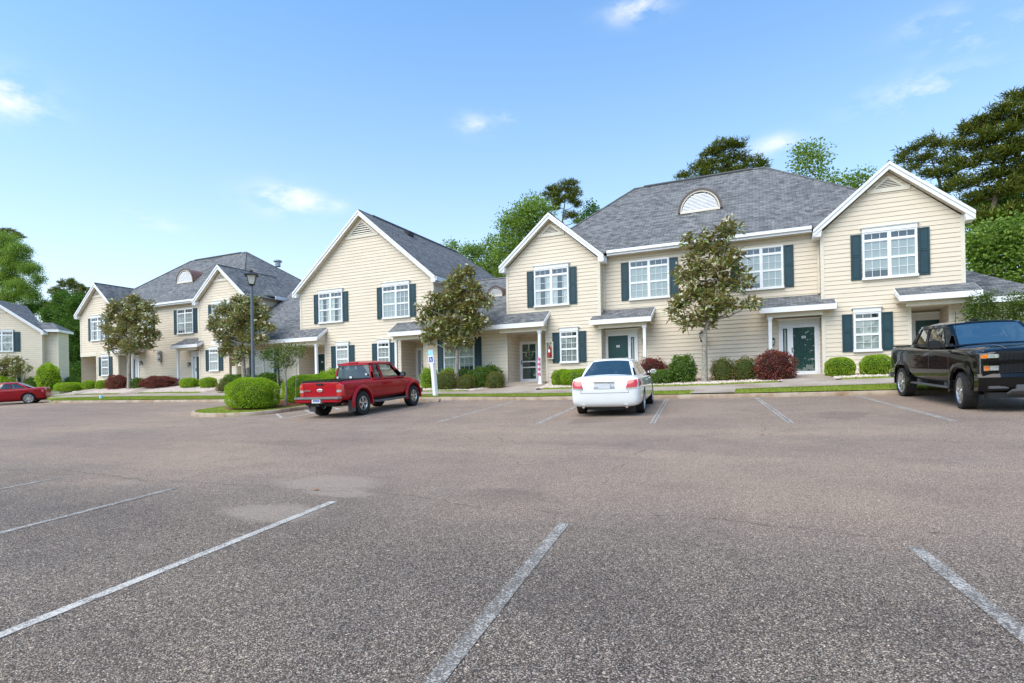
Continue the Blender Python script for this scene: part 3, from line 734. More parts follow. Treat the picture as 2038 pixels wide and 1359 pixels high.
def door(B, x0, Y, z0, side=None, storm=None, w=.93, h=2.04, plate=True, header=True, wreath=False):
    """x0 = left of the whole frame incl. sidelight"""
    sl = .34 if side else 0
    xs0 = x0; xd0 = x0 + (sl if side == 'L' else 0) + .07; xd1 = xd0 + w; xe = xd1 + .07 + (sl if side == 'R' else 0)
    f = MB(); zt = z0 + h
    f.box(xs0 - .05, xs0 + .06, Y - .06, Y, z0, zt + .07); f.box(xe - .06, xe + .05, Y - .06, Y, z0, zt + .07); f.box(xs0 + .06, xe - .06, Y - .06, Y, zt, zt + .07)
    f.box(xs0 - .05, xe + .05, Y - .10, Y, z0 - .06, z0)
    if side:
        xm = xd0 - .09 if side == 'L' else xd1 + .01
        f.box(xm, xm + .08, Y - .055, Y, z0, zt)
        a, c = (xs0 + .06, xm) if side == 'L' else (xm + .08, xe - .06)
        f.box(a, c, Y - .05, Y, z0, z0 + .35); f.box(a, c, Y - .05, Y, zt - .10, zt); f.box(a, a + .05, Y - .05, Y, z0 + .35, zt - .10); f.box(c - .05, c, Y - .05, Y, z0 + .35, zt - .10)
    if header:
        f.box(xs0 - .05, xe + .05, Y - .07, Y, zt + .075, zt + .24)
        f.prism([(xs0 - .14, Y - .13, zt + .30), (xs0 - .05, Y - .07, zt + .24), (xe + .05, Y - .07, zt + .24), (xe + .14, Y - .13, zt + .30)], (0, .13, 0))
    fr = B.part(f, 'door_frame', M['white'])
    if side:
        p = MB(); p.face([(a + .05, Y - .042, z0 + .35), (c - .05, Y - .042, z0 + .35), (c - .05, Y - .042, zt - .1), (a + .05, Y - .042, zt - .1)]); B.part(p, 'sidelight_pane', M['glass'], fr)
        p = MB(); p.box(a + .02, c - .02, Y - .024, Y - .004, z0 + .1, zt - .04); p.box(a + .09, c - .09, Y - .034, Y - .0245, z0 + .36, zt - .14, 1); B.part(p, 'sidelight_curtain', [M['dark'], M['blind']], fr)
    d = MB(); d.box(xd0, xd1, Y - .03, Y - .002, z0 + .01, zt)
    pw = (w - .36) / 2
    for k in range(2):
        px = xd0 + .12 + k * (pw + .12)
        for (za, zb) in ((.22, .78), (.90, 1.45), (1.57, 1.86)):
            d.box(px, px + pw, Y - .036, Y - .03, z0 + za, z0 + zb)
    dr = B.part(d, 'door', M['greendoor'])
    hd = MB(); hx = xd0 + .07 if side == 'L' else xd1 - .08
    hd.lathe([(0, -.09), (.028, -.085), (.03, -.06), (.012, -.045), (.012, -.03), (.03, -.028), (.03, -.02)], (hx, Y, z0 + .98), 'y', 12)
    B.part(hd, 'door_handle', M['chrome'], dr, smooth=40)
    if plate:
        p = MB(); xm = (xd0 + xd1) / 2; p.box(xm - .075, xm + .075, Y - .043, Y - .0365, z0 + 1.50, z0 + 1.60)
        for k in range(3): p.box(xm - .048 + k * .036, xm - .024 + k * .036, Y - .046, Y - .043, z0 + 1.525, z0 + 1.575, 1)
        B.part(p, 'number_plate', [M['white'], M['postgrey']], dr)
    if storm:
        s = MB(); e = .10; y0, y1 = Y - .085, Y - .062
        s.box(xd0 - .03, xd0 - .03 + e, y0, y1, z0, zt + .02); s.box(xd1 + .03 - e, xd1 + .03, y0, y1, z0, zt + .02)
        s.box(xd0 - .03 + e, xd1 + .03 - e, y0, y1, zt - .09, zt + .02); s.box(xd0 - .03 + e, xd1 + .03 - e, y0, y1, z0, z0 + .15)
        if storm == 'bars':
            s.box(xd0 - .03 + e, xd1 + .03 - e, y0 + .002, y1, z0 + .72, z0 + .78); s.box(xd0 - .03 + e, xd1 + .03 - e, y0 + .002, y1, z0 + 1.02, z0 + 1.08)
            s.box(xd0 - .03 + e, xd1 + .03 - e, y0 + .003, y1, z0 + 1.53, z0 + 1.56); s.box((xd0 + xd1) / 2 - .015, (xd0 + xd1) / 2 + .015, y0 + .004, y1, z0 + 1.56, zt - .09)
        st = B.part(s, 'storm_door', M['white'])
        p = MB(); p.face([(xd0, y0 + .012, z0 + .15), (xd1, y0 + .012, z0 + .15), (xd1, y0 + .012, zt - .09), (xd0, y0 + .012, zt - .09)]); B.part(p, 'storm_pane', M['glass'], st)
        p = MB(); hx = xd0 + .03; p.box(hx - .015, hx + .015, y0 - .03, y0, z0 + .92, z0 + 1.14); B.part(p, 'storm_door_handle', M['black'], st)
    return (xd0 + xd1) / 2

def slab(mb, pts, th=.09, mi=0):
    """roof slab: upper polygon with a given thickness straight down"""
    mb.prism(pts, (0, 0, -th), mi)
def roof(B, faces, name='roof', th=.09, parent=None):
    b = MB()
    for f in faces: slab(b, f, th)
    return B.part(b, name, M['shingle'], parent, uv=True)
def fascia(B, segs, name='fascia'):
    """segs: (p0, p1, height, thickness, outward vector) boards whose TOP edge runs p0-p1"""
    for p0, p1, h, t, o in segs:
        b = MB()
        p0 = Vector(p0); p1 = Vector(p1); o = Vector(o)
        b.prism([p0, p1, p1 - Vector((0, 0, h)), p0 - Vector((0, 0, h))], o * t)
        B.part(b, name, M['white'])
def gable_rake(B, xl, xa, xr, zl, za, zr, Yf, tip=True, lap=.30):
    """white rake boards, crown strip, soffit; roof plane passes through (xl,zl),(xa,za),(xr,zr)"""
    b = MB(); so = MB()
    for (x0, z0, x1, z1) in ((xl, zl, xa, za), (xa, za, xr, zr)):
        # wide board
        b.prism([(x0, Yf, z0 - .02), (x1, Yf, z1 - .02), (x1, Yf, z1 - .30), (x0, Yf, z0 - .30)], (0, -.03, 0))
        b.prism([(x0, Yf - .031, z0 - .012), (x1, Yf - .031, z1 - .012), (x1, Yf - .031, z1 - .13), (x0, Yf - .031, z0 - .13)], (0, -.035, 0))
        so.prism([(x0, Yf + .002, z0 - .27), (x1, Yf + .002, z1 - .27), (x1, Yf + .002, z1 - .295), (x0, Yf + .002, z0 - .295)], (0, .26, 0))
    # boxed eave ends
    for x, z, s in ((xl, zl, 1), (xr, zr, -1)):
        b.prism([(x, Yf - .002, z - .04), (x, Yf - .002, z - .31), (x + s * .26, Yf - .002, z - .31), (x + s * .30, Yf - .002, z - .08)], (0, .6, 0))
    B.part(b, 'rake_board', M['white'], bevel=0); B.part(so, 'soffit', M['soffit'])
def gable_vent(B, xa, za, wd, Y, slope, drop):
    """triangular louvre; za apex of wall"""
    b = MB(); zb = za - drop; hw = drop / slope
    # frame
    zi0 = zb + .06
    b.box(xa - hw + .02, xa + hw - .02, Y - .055, Y - .01, zb - .14, zb + .02)
    n = 7; b2 = MB(); h = drop - .18
    for k in range(n):
        z = zb + .05 + h * k / n; hwk = (za - .13 - z) / slope - .10
        if hwk > .03: b2.prism([(xa - hwk, Y - .05, z), (xa - hwk, Y - .03, z + h / n * .5), (xa - hwk, Y - .025, z + h / n * .47), (xa - hwk, Y - .043, z)], (2 * hwk, 0, 0))
    bk = MB(); hw0 = (za - .13 - zb - .03) / slope - .06; bk.prism([(xa - hw0, Y - .024, zb + .03), (xa + hw0, Y - .024, zb + .03), (xa, Y - .024, za - .2)], (0, .01, 0))
    for s in (-1, 1):
        b.prism([(xa + s * hw0 * 1.12, Y - .05, zb + .01), (xa + s * hw0 * .92, Y - .05, zb + .01), (xa, Y - .05, za - .25), (xa, Y - .05, za - .14)], (0, .03, 0))
    v = B.part(b, 'gable_vent', M['creamtrim']); B.part(b2, 'vent_louvres', M['creamtrim'], v); B.part(bk, 'vent_backing', M['bumpergrey'], v)
def gable_traps(x0, x1, z0, ze, xa, za):
    """rectangle up to ze then triangle to apex"""
    return [rect(z0, ze, x0, x1), (ze, za, x0, x1, xa, xa)]
def corner(B, items):
    for (x, Y, z0, z1, sx) in items:   # L-shaped corner board, sx = +1 right corner / -1 left corner
        b = MB()
        if sx > 0: b.box(x - .10, x + .03, Y - .03, Y + .001, z0, z1); b.box(x + .001, x + .03, Y + .001, Y + .10, z0, z1)
        elif sx < 0: b.box(x - .03, x + .10, Y - .03, Y + .001, z0, z1); b.box(x - .03, x - .001, Y + .001, Y + .10, z0, z1)
        else: b.box(x - .05, x + .05, Y - .03, Y + .001, z0, z1)
        B.part(b, 'corner_board', M['creamtrim'])
def post(B, x, Y, z0, z1, w=.13):
    b = MB(); b.box(x - w / 2, x + w / 2, Y - w / 2, Y + w / 2, z0, z1); b.box(x - w * .7, x + w * .7, Y - w * .7, Y + w * .7, z0, z0 + .12); b.box(x - w * .7, x + w * .7, Y - w * .7, Y + w * .7, z1 - .1, z1)
    B.part(b, 'porch_post', M['white'])
def pent(B, x0, x1, ye, ze, yt, zt, segs=None, hipL=0, hipR=0, beam=True, bx0=None, bx1=None, beam_z=None, sl=True, sr=True):
    """small lean-to porch roof; ze = top of the eave edge"""
    tops = segs or [(x0, x1, yt, zt)]
    fs = []
    for (a, c, y, z) in tops:
        fs.append([(a, ye, ze), (c, ye, ze), (c, y, z), (a, y, z)])
    pr = roof(B, fs, 'porch_roof', .05)
    s = [((x0 - .02, ye, ze - .02), (x1 + .02, ye, ze - .02), .21, .03, (0, -1, 0))]
    a0 = tops[0]; a1 = tops[-1]
    if sl: s.append(((x0, ye, ze - .025), (x0, a0[2], a0[3] - .025), .19, .028, (-1, 0, 0)))
    if sr: s.append(((x1, ye, ze - .025), (x1, a1[2], a1[3] - .025), .19, .028, (1, 0, 0)))
    fascia(B, s, 'porch_fascia')
    if beam:
        bb = MB(); b0, b1 = bx0 if bx0 is not None else x0 + .2, bx1 if bx1 is not None else x1 - .2
        zb = beam_z or ze - .40
        bb.box(b0, b1, ye + .22, ye + .36, zb, ze - .13); B.part(bb, 'porch_beam', M['creamtrim'])
        so = MB(); so.box(x0 + .03, x1 - .03, ye + .03, min(a0[2], a1[2]), ze - .215, ze - .20); B.part(so, 'porch_ceiling', M['soffit'])
        # side triangles closing the lean-to
        tr = MB()
        for xx, (yy, zz), on in ((x0 + .16, (a0[2], a0[3]), sl), (x1 - .16, (a1[2], a1[3]), sr)):
            if on: tr.prism([(xx, ye + .2, ze - .21), (xx, yy, ze - .21), (xx, yy, zz - .07), (xx, ye + .2, ze + .2 * (zz - ze) / (yy - ye) - .07)], (.03, 0, 0))
        if tr.f: B.part(tr, 'porch_gable_end', M['creamtrim'])
def dormer_vent(B, x, Yf, zb, r, depth, cop='copper'):
    n = 20; b = MB(); fr = MB(); lv = MB()
    arc = [(x + r * math.cos(math.pi * k / n), zb + r * 1.06 * math.sin(math.pi * k / n)) for k in range(n + 1)]
    arc2 = [(x + (r + .10) * math.cos(math.pi * k / n), zb + (r * 1.06 + .10) * math.sin(math.pi * k / n)) for k in range(n + 1)]
    for k in range(n):   # barrel roof
        (xa, za), (xb, zb_) = arc2[k], arc2[k + 1]
        b.face([(xa, Yf - .10, za), (xb, Yf - .10, zb_), (xb, Yf + depth, zb_), (xa, Yf + depth, za)], 0)
        fr.prism([(xa, Yf - .11, za), (xb, Yf - .11, zb_), (arc[k + 1][0], Yf - .11, arc[k + 1][1]), (arc[k][0], Yf - .11, arc[k][1])], (0, .04, 0))
    root_ = B.part(b, 'dormer_vent', M[cop], smooth=60)
    B.part(fr, 'dormer_arch_trim', M['brownmetal'], root_)
    f2 = MB()
    for k in range(n):
        (xa, za), (xb, zb_) = arc[k], arc[k + 1]; s = .93
        f2.prism([(xa, Yf - .085, za), (xb, Yf - .085, zb_), (x + (xb - x) * s, Yf - .085, zb + (zb_ - zb) * s), (x + (xa - x) * s, Yf - .085, zb + (za - zb) * s)], (0, .05, 0))
    f2.box(x - r, x + r, Yf - .09, Yf, zb - .06, zb + .04)
    B.part(f2, 'dormer_frame', M['creamtrim'], root_)
    m_ = 13
    for k in range(m_):
        z = zb + .04 + (r * .93) * k / m_; dz = r * .93 / m_; q_ = r * r * .86 * .95 - ((z + dz - zb) / 1.06) ** 2
        if q_ > .004:
            hw = math.sqrt(q_); lv.prism([(x - hw, Yf - .07, z), (x - hw, Yf - .035, z + dz * .95), (x - hw, Yf - .03, z + dz * .93), (x - hw, Yf - .062, z)], (2 * hw, 0, 0))
    B.part(lv, 'dormer_louvres', M['white'], root_)
    bk = MB(); bk.face([(px_, Yf - .028, pz) for px_, pz in arc]); B.part(bk, 'dormer_backing', M['bumpergrey'], root_)
def recess(B, x0, x1, yf, yb, z0, z1, sideL_=True, sideR_=True):
    b = MB(); siding(b, [rect(z0, z1, x0, x1)], front(yb))
    if sideL_: siding(b, [rect(z0, z1, yf, yb)], sideR(x0))
    if sideR_: siding(b, [rect(z0, z1, yf, yb)], sideL(x1))
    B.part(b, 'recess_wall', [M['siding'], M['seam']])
    c = MB(); c.box(x0, x1, yf + .01, yb, z1, z1 + .03); B.part(c, 'porch_ceiling', M['soffit'])
    s = MB(); s.box(x0, x1, yf - .3, yb, z0 - .25, z0 - .02); B.part(s, 'door_step', M['walk'])
    t = MB(); t.box(x0, x1, yf - .028, yf, z1 - .0, z1 + .22)
    B.part(t, 'recess_lintel', M['creamtrim'])
def lantern(B, x, Y, z, s=1.0):
    b = MB(); b.box(x - .05 * s, x + .05 * s, Y - .03, Y, z - .12 * s, z + .12 * s)
    b.tube([(x, Y - .02, z + .05 * s), (x, Y - .12 * s, z + .14 * s), (x, Y - .16 * s, z + .1 * s)], .012 * s, 6)
    b.lathe([(0, .16 * s), (.03 * s, .13 * s), (.085 * s, .09 * s), (.085 * s, .08 * s)], (x, Y - .16 * s, z - .04 * s), 'z', 6)
    b.lathe([(.045 * s, -.12 * s), (.05 * s, -.14 * s), (0, -.17 * s)], (x, Y - .16 * s, z - .04 * s), 'z', 6)
    for k in range(6):
        a = math.pi / 3 * k; b.tube([(x + .078 * s * math.cos(a), Y - .16 * s + .078 * s * math.sin(a), z + .04 * s), (x + .045 * s * math.cos(a), Y - .16 * s + .045 * s * math.sin(a), z - .16 * s)], .006 * s, 4)
    o = B.part(b, 'wall_lantern', M['black'])
    g_ = MB(); g_.lathe([(.07 * s, .075 * s), (.04 * s, -.12 * s)], (x, Y - .16 * s, z - .04 * s), 'z', 6); B.part(g_, 'lantern_glass', M['lampglass'], o)

Z0 = 2.0; ZG = 1.55     # floor level, bottom of the siding below grade
def house_block(O, label, right_wing):
    """two gabled bays either side of a recessed middle, hip roof; built where the right-hand block stands"""
    B = Bld('apartment_house', O, label, 'house', 'cream sided two-storey apartment houses')
    A0, A1, C0, C1 = 2.12, 6.70, -11.69, -6.93; YA, YB = 25.5, 26.1; ze = 7.80
    xaA, xaC = 4.41, -9.31; SL = .87; apA = 7.72 + 2.29 * SL; apC = 7.72 + 2.38 * SL
    wl = MB()
    # bay A (right): full wall with recess opening X 5.01..6.25
    siding(wl, [rect(ZG, 4.42, A0, 5.01), rect(ZG, 4.42, 6.25, A1), rect(4.42, 7.62, A0, A1), (7.62, apA - .05, A0, A1, xaA, xaA)], front(YA))
    siding(wl, [rect(ZG, 7.72, YA, YB)], sideL(A0)); siding(wl, [rect(ZG, 7.9, YA, 36.4)], sideR(A1))
    # bay C (left): recess on the left X -11.69..-9.62
    siding(wl, [rect(ZG, 4.42, -9.62, C1), rect(4.42, 7.62, C0, C1), (7.62, apC - .05, C0, C1, xaC, xaC)], front(YA))
    siding(wl, [rect(ZG, 7.72, YA, YB)], sideR(C1)); siding(wl, [rect(ZG, 7.9, YA, 36.4)], sideL(C0))
    # middle
    siding(wl, [rect(ZG, 7.76, C1, A0)], front(YB))
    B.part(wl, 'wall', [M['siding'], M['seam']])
    bw = MB(); bw.box(C0 + .02, A1 - .02, 36.35, 36.4, ZG, 7.9); B.part(bw, 'rear_wall', M['siding'])
    recess(B, 5.01, 6.25, YA, 26.9, Z0, 4.42); recess(B, C0, -9.62, YA, 27.0, Z0, 4.42, True, True)
    # main hip
    e = .35; zr = 12.6; xl, xr, yf, yb = C0 - e, A1 + e, YB - e, 36.75
    zE = 8.0; R1, R2 = (-6.4, 31.2, zr), (.14, 31.2, zr)
    ca, cb, ya_ = C0 + .6, A1 - .6, 27.6     # the hip corners are cut off where the gable roofs run over them
    rf = roof(B, [[(ca, yf, zE), (cb, yf, zE), R2, R1], [(cb, yf, zE), (xr, ya_, zE), R2], [(xr, ya_, zE), (xr, yb, zE), R2], [(xr, yb, zE), (xl, yb, zE), R1, R2], [(xl, yb, zE), (xl, ya_, zE), R1], [(xl, ya_, zE), (ca, yf, zE), R1]])
    rc = MB(); rc.tube([R1, R2], .06, 6)
    for c_, r_ in (((ca, yf, zE), R1), ((cb, yf, zE), R2), ((xr, yb, zE), R2), ((xl, yb, zE), R1)): rc.tube([Vector(c_) + Vector((0, 0, .02)), Vector(r_) + Vector((0, 0, .02))], .045, 5)
    B.part(rc, 'ridge_cap', M['shingle'], rf, uv=True)
    rd = MB(); rd.box(-5.9, -.4, 31.12, 31.28, zr + .03, zr + .085); B.part(rd, 'ridge_vent', M['bumpergrey'], rf)
    # gable roofs
    for (x0, x1, xa, YB_, yend) in ((A0, A1, xaA, YA, 30.2), (C0, C1, xaC, YA, 29.6)):
        hl = xa - x0 + .28; hr = x1 - xa + .28; za = 7.72 + .26 + (x1 - xa) * SL
        zl_, zr_ = za - hl * SL, za - hr * SL; yF = YB_ - .27
        b = MB(); slab(b, [(xa - hl, yF - .03, zl_), (xa, yF - .03, za), (xa, yend, za), (xa - hl, yend, zl_)], .06); slab(b, [(xa, yF - .03, za), (xa + hr, yF - .03, zr_), (xa + hr, yend, zr_), (xa, yend, za)], .06)
        b.prism([(xa - hl + .3, yend - .05, zl_ + .1), (xa + hr - .3, yend - .05, zr_ + .1), (xa, yend - .05, za - .03)], (0, .02, 0))
        B.part(b, 'gable_roof', M['shingle'], uv=True)
        rc = MB(); rc.tube([(xa, yF, za + .0), (xa, yend, za + .0)], .05, 6); B.part(rc, 'ridge_cap', M['shingle'], uv=True)
        gable_rake(B, xa - hl, xa, xa + hr, zl_, za, zr_, yF)
        gable_vent(B, xa, za - .32, 1.1, YA, SL, .62)
    fascia(B, [((C1 + .30, yf, zE - .02), (A0 - .30, yf, zE - .02), .21, .03, (0, -1, 0)), ((C1 + .30, yf - .031, zE + .0), (A0 - .30, yf - .031, zE + .0), .13, .08, (0, -1, 0)),
               ((xr, ya_, zE - .02), (xr, yb, zE - .02), .22, .05, (1, 0, 0)), ((xl, ya_, zE - .02), (xl, yb, zE - .02), .22, .05, (-1, 0, 0))], 'gutter')
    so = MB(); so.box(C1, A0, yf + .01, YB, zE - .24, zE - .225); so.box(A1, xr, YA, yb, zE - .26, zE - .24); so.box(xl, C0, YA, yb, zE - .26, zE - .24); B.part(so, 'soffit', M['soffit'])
    dormer_vent(B, -2.68, 28.0, 9.93, .90, 1.15)
    corner(B, [(A1, YA, ZG, 7.70, 1), (A0, YA, ZG, 7.70, -1), (C0, YA, 4.42, 7.70, -1), (C1, YA, ZG, 7.70, 1), (5.01, YA, ZG, 4.5, 0), (6.25, YA, ZG, 4.5, 0), (-9.62, YA, ZG, 4.5, 0)])
    # windows
    window(B, 4.40, 5.63, 7.41, 1.76, YA, look='blind', sash2='blind'); window(B, -9.31, 5.63, 7.41, 1.76, YA, look='sheer', sash2='sheer')
    window(B, -4.77, 5.68, 7.46, 1.80, YB, header=False); window(B, -.07, 5.68, 7.44, 1.68, YB, header=False)
    window(B, 3.63, 2.86, 4.34, .90, YA, double=False, header=True); window(B, -8.47, 2.86, 4.34, .90, YA, double=False, look='drape')
    # middle porches
    pent(B, -.15, 2.55, 25.0, 4.74, YB, 5.28, segs=[(-.15, A0 - .001, YB - .0, 5.28), (A0, 2.55, YA, 4.985)], bx0=.1, bx1=2.12, sr=True)
    post(B, .22, 25.27, 1.75, 4.36)
    door(B, .60, YB, Z0, side='L', storm='full')
    pent(B, -7.3, -4.55, 25.0, 4.74, YB, 5.28, segs=[(-7.3, C1 - .001, YA, 4.985), (C1, -4.55, YB, 5.28)], bx0=-7.0, bx1=-4.78)
    post(B, -4.87, 25.27, 1.75, 4.36)
    door(B, -6.80, YB, Z0, side='R')
    # bay A recessed door and lean-to roof
    pent(B, 4.55, 6.95, 24.6, 4.80, YA, 5.20, bx0=4.8, bx1=6.72)
    door(B, 4.98 + .08, 26.9, Z0, side='L', w=.78, header=True)
    door(B, -11.66 + .0, 27.0, Z0, storm='bars', w=.88, plate=False, header=False)
    ds = MB(); ds.box(-7.02 + .14, -6.93 + .14, 26.01, 26.07, 4.5 + .9, 7.75) if False else ds.box(2.02, 2.10, 26.0, 26.08, 5.3, 7.75); B.part(ds, 'downspout', M['creamtrim'])
    ds = MB(); ds.box(-6.91, -6.84, 26.0, 26.07, 5.3, 7.75); B.part(ds, 'downspout', M['creamtrim'])
    lantern(B, .33, YB, 3.45); lantern(B, -5.05, YB, 3.75)
    return B
OR = Vector((-2.5, 25.5, 1.95))
BR = house_block(OR, 'cream two-storey apartment house with two gables and hip roof, behind the white sedan', True)
# left block: the same building further along the street, a little higher
OL = OR + Vector((-37.87, 1.1, .42))
new_root = copy_tree(BR.root); new_root.location = OL
new_root['label'] = 'cream two-storey apartment house at left behind the red shrubs, two gables, brown dormer'

lantern(BR, -2.5, 26.1, 3.85, 1.5)      # the large lantern only the right house has

# middle house with the big gable and its two one-storey links
OM = Vector((-20.6, 25.5, 1.9))
B = Bld('apartment_house', OM, 'cream apartment house in the middle with one large steep gable, behind the red pickup', 'house', 'cream sided two-storey apartment houses')
E0, E1, YA = -25.33, -15.99, 25.5; xa = -20.66; SLE = .845; za = 7.72 + .2 + (E1 - xa) * SLE
wl = MB()
siding(wl, [rect(ZG, 4.42, -23.45, -18.15), rect(4.42, 7.6, E0, E1), (7.6, za - .24, E0, E1, xa, xa)], front(YA))
siding(wl, [rect(4.4, 7.75, YA, 41)], sideR(E1)); siding(wl, [rect(4.4, 7.75, YA, 41)], sideL(E0))
siding(wl, [rect(ZG, 4.62, -16.66, -11.72)], front(25.55)); siding(wl, [rect(ZG, 4.62, -31.2, -25.75)], front(25.75))
siding(wl, [rect(2, 4.62, 25.55, 27)], sideL(-16.66)); siding(wl, [rect(2, 4.62, 25.75, 27)], sideR(-25.75))
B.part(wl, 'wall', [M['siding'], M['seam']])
bw = MB(); bw.box(E0, E1, 41.0, 41.05, 2, 7.75); bw.box(-31, -11.8, 33.9, 33.95, 2, 4.6); B.part(bw, 'rear_wall', M['siding'])
hl = xa - E0 + .33; hr = E1 - xa + .3; zl_, zr_ = za - hl * SLE, za - hr * SLE; yF = YA - .27; ye_ = 36.4; yB = 41.4
b = MB(); slab(b, [(xa - hl, yF - .03, zl_), (xa, yF - .03, za), (xa, ye_, za), (xa - hl, yB, zl_)], .07); slab(b, [(xa, yF - .03, za), (xa + hr, yF - .03, zr_), (xa + hr, yB, zr_), (xa, ye_, za)], .07)
slab(b, [(xa - hl, yB, zl_), (xa, ye_, za), (xa + hr, yB, zr_)], .07)
rf = B.part(b, 'roof', M['shingle'], uv=True)
rc = MB(); rc.box(xa - .09, xa + .09, yF + 1.2, ye_ - .3, za - .03, za + .045); B.part(rc, 'ridge_vent', M['bumpergrey'], rf)
rc = MB(); rc.tube([(xa, ye_, za), (xa + hr, yB, zr_)], .05, 5); rc.tube([(xa, yF, za - .01), (xa, ye_, za - .01)], .05, 5); B.part(rc, 'ridge_cap', M['shingle'], rf, uv=True)
pv = MB(); yv = 29.3; xv = xa + .55; zv = za - .55 * SLE
pv.box(xv - .2, xv + .2, yv - .3, yv + .3, zv - .1, zv + .14); pv.lathe([(0, .2), (.22, .16), (.24, .1)], (xv, yv, zv), 'z', 10); B.part(pv, 'roof_vent', M['black'], rf)
gable_rake(B, xa - hl, xa, xa + hr, zl_, za, zr_, yF); gable_vent(B, xa, za - .34, 1.1, YA, SLE, 1.02)
fascia(B, [((xa + hr, yF, zr_ - .02), (xa + hr, yB, zr_ - .02), .22, .07, (1, 0, 0)), ((xa - hl, yF, zl_ - .02), (xa - hl, yB, zl_ - .02), .22, .07, (-1, 0, 0))], 'gutter')
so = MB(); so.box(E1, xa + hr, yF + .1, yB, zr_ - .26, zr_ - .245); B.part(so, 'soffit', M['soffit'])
corner(B, [(E0, YA, 4.5, 7.65, -1), (E1, YA, 4.5, 7.65, 1), (-23.45, YA, ZG, 4.45, 0), (-18.15, YA, ZG, 4.45, 0), (-16.66, 25.55, ZG, 4.5, 0), (-11.78, 25.55, ZG, 4.5, 0), (-25.8, 25.75, ZG, 4.5, 0)])
window(B, -22.97, 5.72, 7.46, 1.76, YA, look='sheer', sash2='sheer'); window(B, -18.37, 5.68, 7.46, 1.78, YA, look='blind', sash2='drape')
window(B, -22.15, 2.95, 4.36, .90, YA, double=False); window(B, -19.25, 2.90, 4.36, .82, YA, double=False)
# right link: long roof down to the entrance eave
fR = MB(); yE_, zE_ = 24.65, 4.80; s1 = .69; yR = 29.35; zR = zE_ + (yR - yE_) * s1
slab(fR, [(-16.0 - 2.35, yE_, zE_), (-9.45, yE_, zE_), (-9.45, YA, zE_ + .85 * s1), (-18.35, YA, zE_ + .85 * s1)], .06)
slab(fR, [(E1 - .001, YA, zE_ + .85 * s1), (-11.69, YA, zE_ + .85 * s1), (-11.69, yR, zR), (E1, yR, zR)], .06)
slab(fR, [(E1, yR, zR), (-11.69, yR, zR), (-11.69, 34.2, 4.75), (E1, 34.2, 4.75)], .06)
lr = B.part(fR, 'link_roof', M['shingle'], uv=True)
rc = MB(); rc.tube([(E1, yR, zR + .01), (-11.7, yR, zR + .01)], .06, 6); B.part(rc, 'ridge_cap', M['bumpergrey'], lr)
fascia(B, [((-18.37, yE_, zE_ - .02), (-9.43, yE_, zE_ - .02), .22, .035, (0, -1, 0)), ((-9.45, yE_, zE_ - .02), (-9.45, YA, zE_ + .85 * s1 - .02), .19, .03, (1, 0, 0)), ((-18.35, yE_, zE_ - .02), (-18.35, YA, zE_ + .85 * s1 - .02), .19, .03, (-1, 0, 0))], 'porch_fascia')
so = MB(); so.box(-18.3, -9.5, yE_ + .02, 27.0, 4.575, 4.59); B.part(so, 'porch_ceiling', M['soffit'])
bb = MB(); bb.box(-11.85, -9.6, 24.87, 25.0, 4.38, 4.572); bb.box(-18.2, -16.55, 24.9, 25.03, 4.38, 4.572); bb.prism([(-9.62, 24.9, 4.4), (-9.62, 25.5, 4.4), (-9.62, 25.5, 5.2), (-9.62, 24.9, 4.8)], (.03, 0, 0)); B.part(bb, 'porch_beam', M['creamtrim'])
post(B, -9.76, 24.93, 1.82, 4.40); post(B, -18.05, 24.96, 1.8, 4.40)
dormer_vent(B, -13.25, 27.45, 6.72, .42, .75)
window(B, -14.5, 2.60, 4.38, 1.82, 25.55, header=False, look='blind', sash2='blind')
recess(B, -18.15, -16.66, YA, 27.0, Z0, 4.42)
door(B, -18.1, 27.0, Z0, side='L', w=.8, storm='full', header=False)
# left link
slab_z = 4.86; fL = MB()
slab(fL, [(-31.4, yE_, slab_z), (-23.3, yE_, slab_z), (-23.3, YA, slab_z + .85 * s1), (-31.4, YA, slab_z + .85 * s1)], .06)
slab(fL, [(-31.2, YA, slab_z + .85 * s1), (E0, YA, slab_z + .85 * s1), (E0, 30.6, slab_z + 5.95 * s1), (-31.2, 30.6, slab_z + 5.95 * s1)], .06)
slab(fL, [(-31.2, 30.6, slab_z + 5.95 * s1), (E0, 30.6, slab_z + 5.95 * s1), (E0, 36, 4.8), (-31.2, 36, 4.8)], .06)
B.part(fL, 'link_roof', M['shingle'], uv=True)
fascia(B, [((-31.42, yE_, slab_z - .02), (-23.28, yE_, slab_z - .02), .22, .035, (0, -1, 0)), ((-23.3, yE_, slab_z - .02), (-23.3, YA, slab_z + .85 * s1 - .02), .19, .03, (1, 0, 0))], 'porch_fascia')
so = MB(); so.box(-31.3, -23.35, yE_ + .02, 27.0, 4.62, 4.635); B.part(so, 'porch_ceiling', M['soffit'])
bb = MB(); bb.box(-26.2, -23.45, 24.87, 25.0, 4.42, 4.618); bb.prism([(-23.47, 24.9, 4.44), (-23.47, 25.5, 4.44), (-23.47, 25.5, 5.26), (-23.47, 24.9, 4.86)], (.03, 0, 0)); B.part(bb, 'porch_beam', M['creamtrim'])
post(B, -23.62, 24.93, 1.85, 4.44)
dormer_vent(B, -27.05, 27.75, 6.95, .45, .8)
window(B, -28.65, 2.65, 4.40, 1.75, 25.75, header=False, look='blind', sash2='blind')
recess(B, -25.75, -23.45, YA, 27.0, Z0, 4.42, False, True)
door(B, -25.6, 27.0, Z0, w=.9, header=False)
BM = B

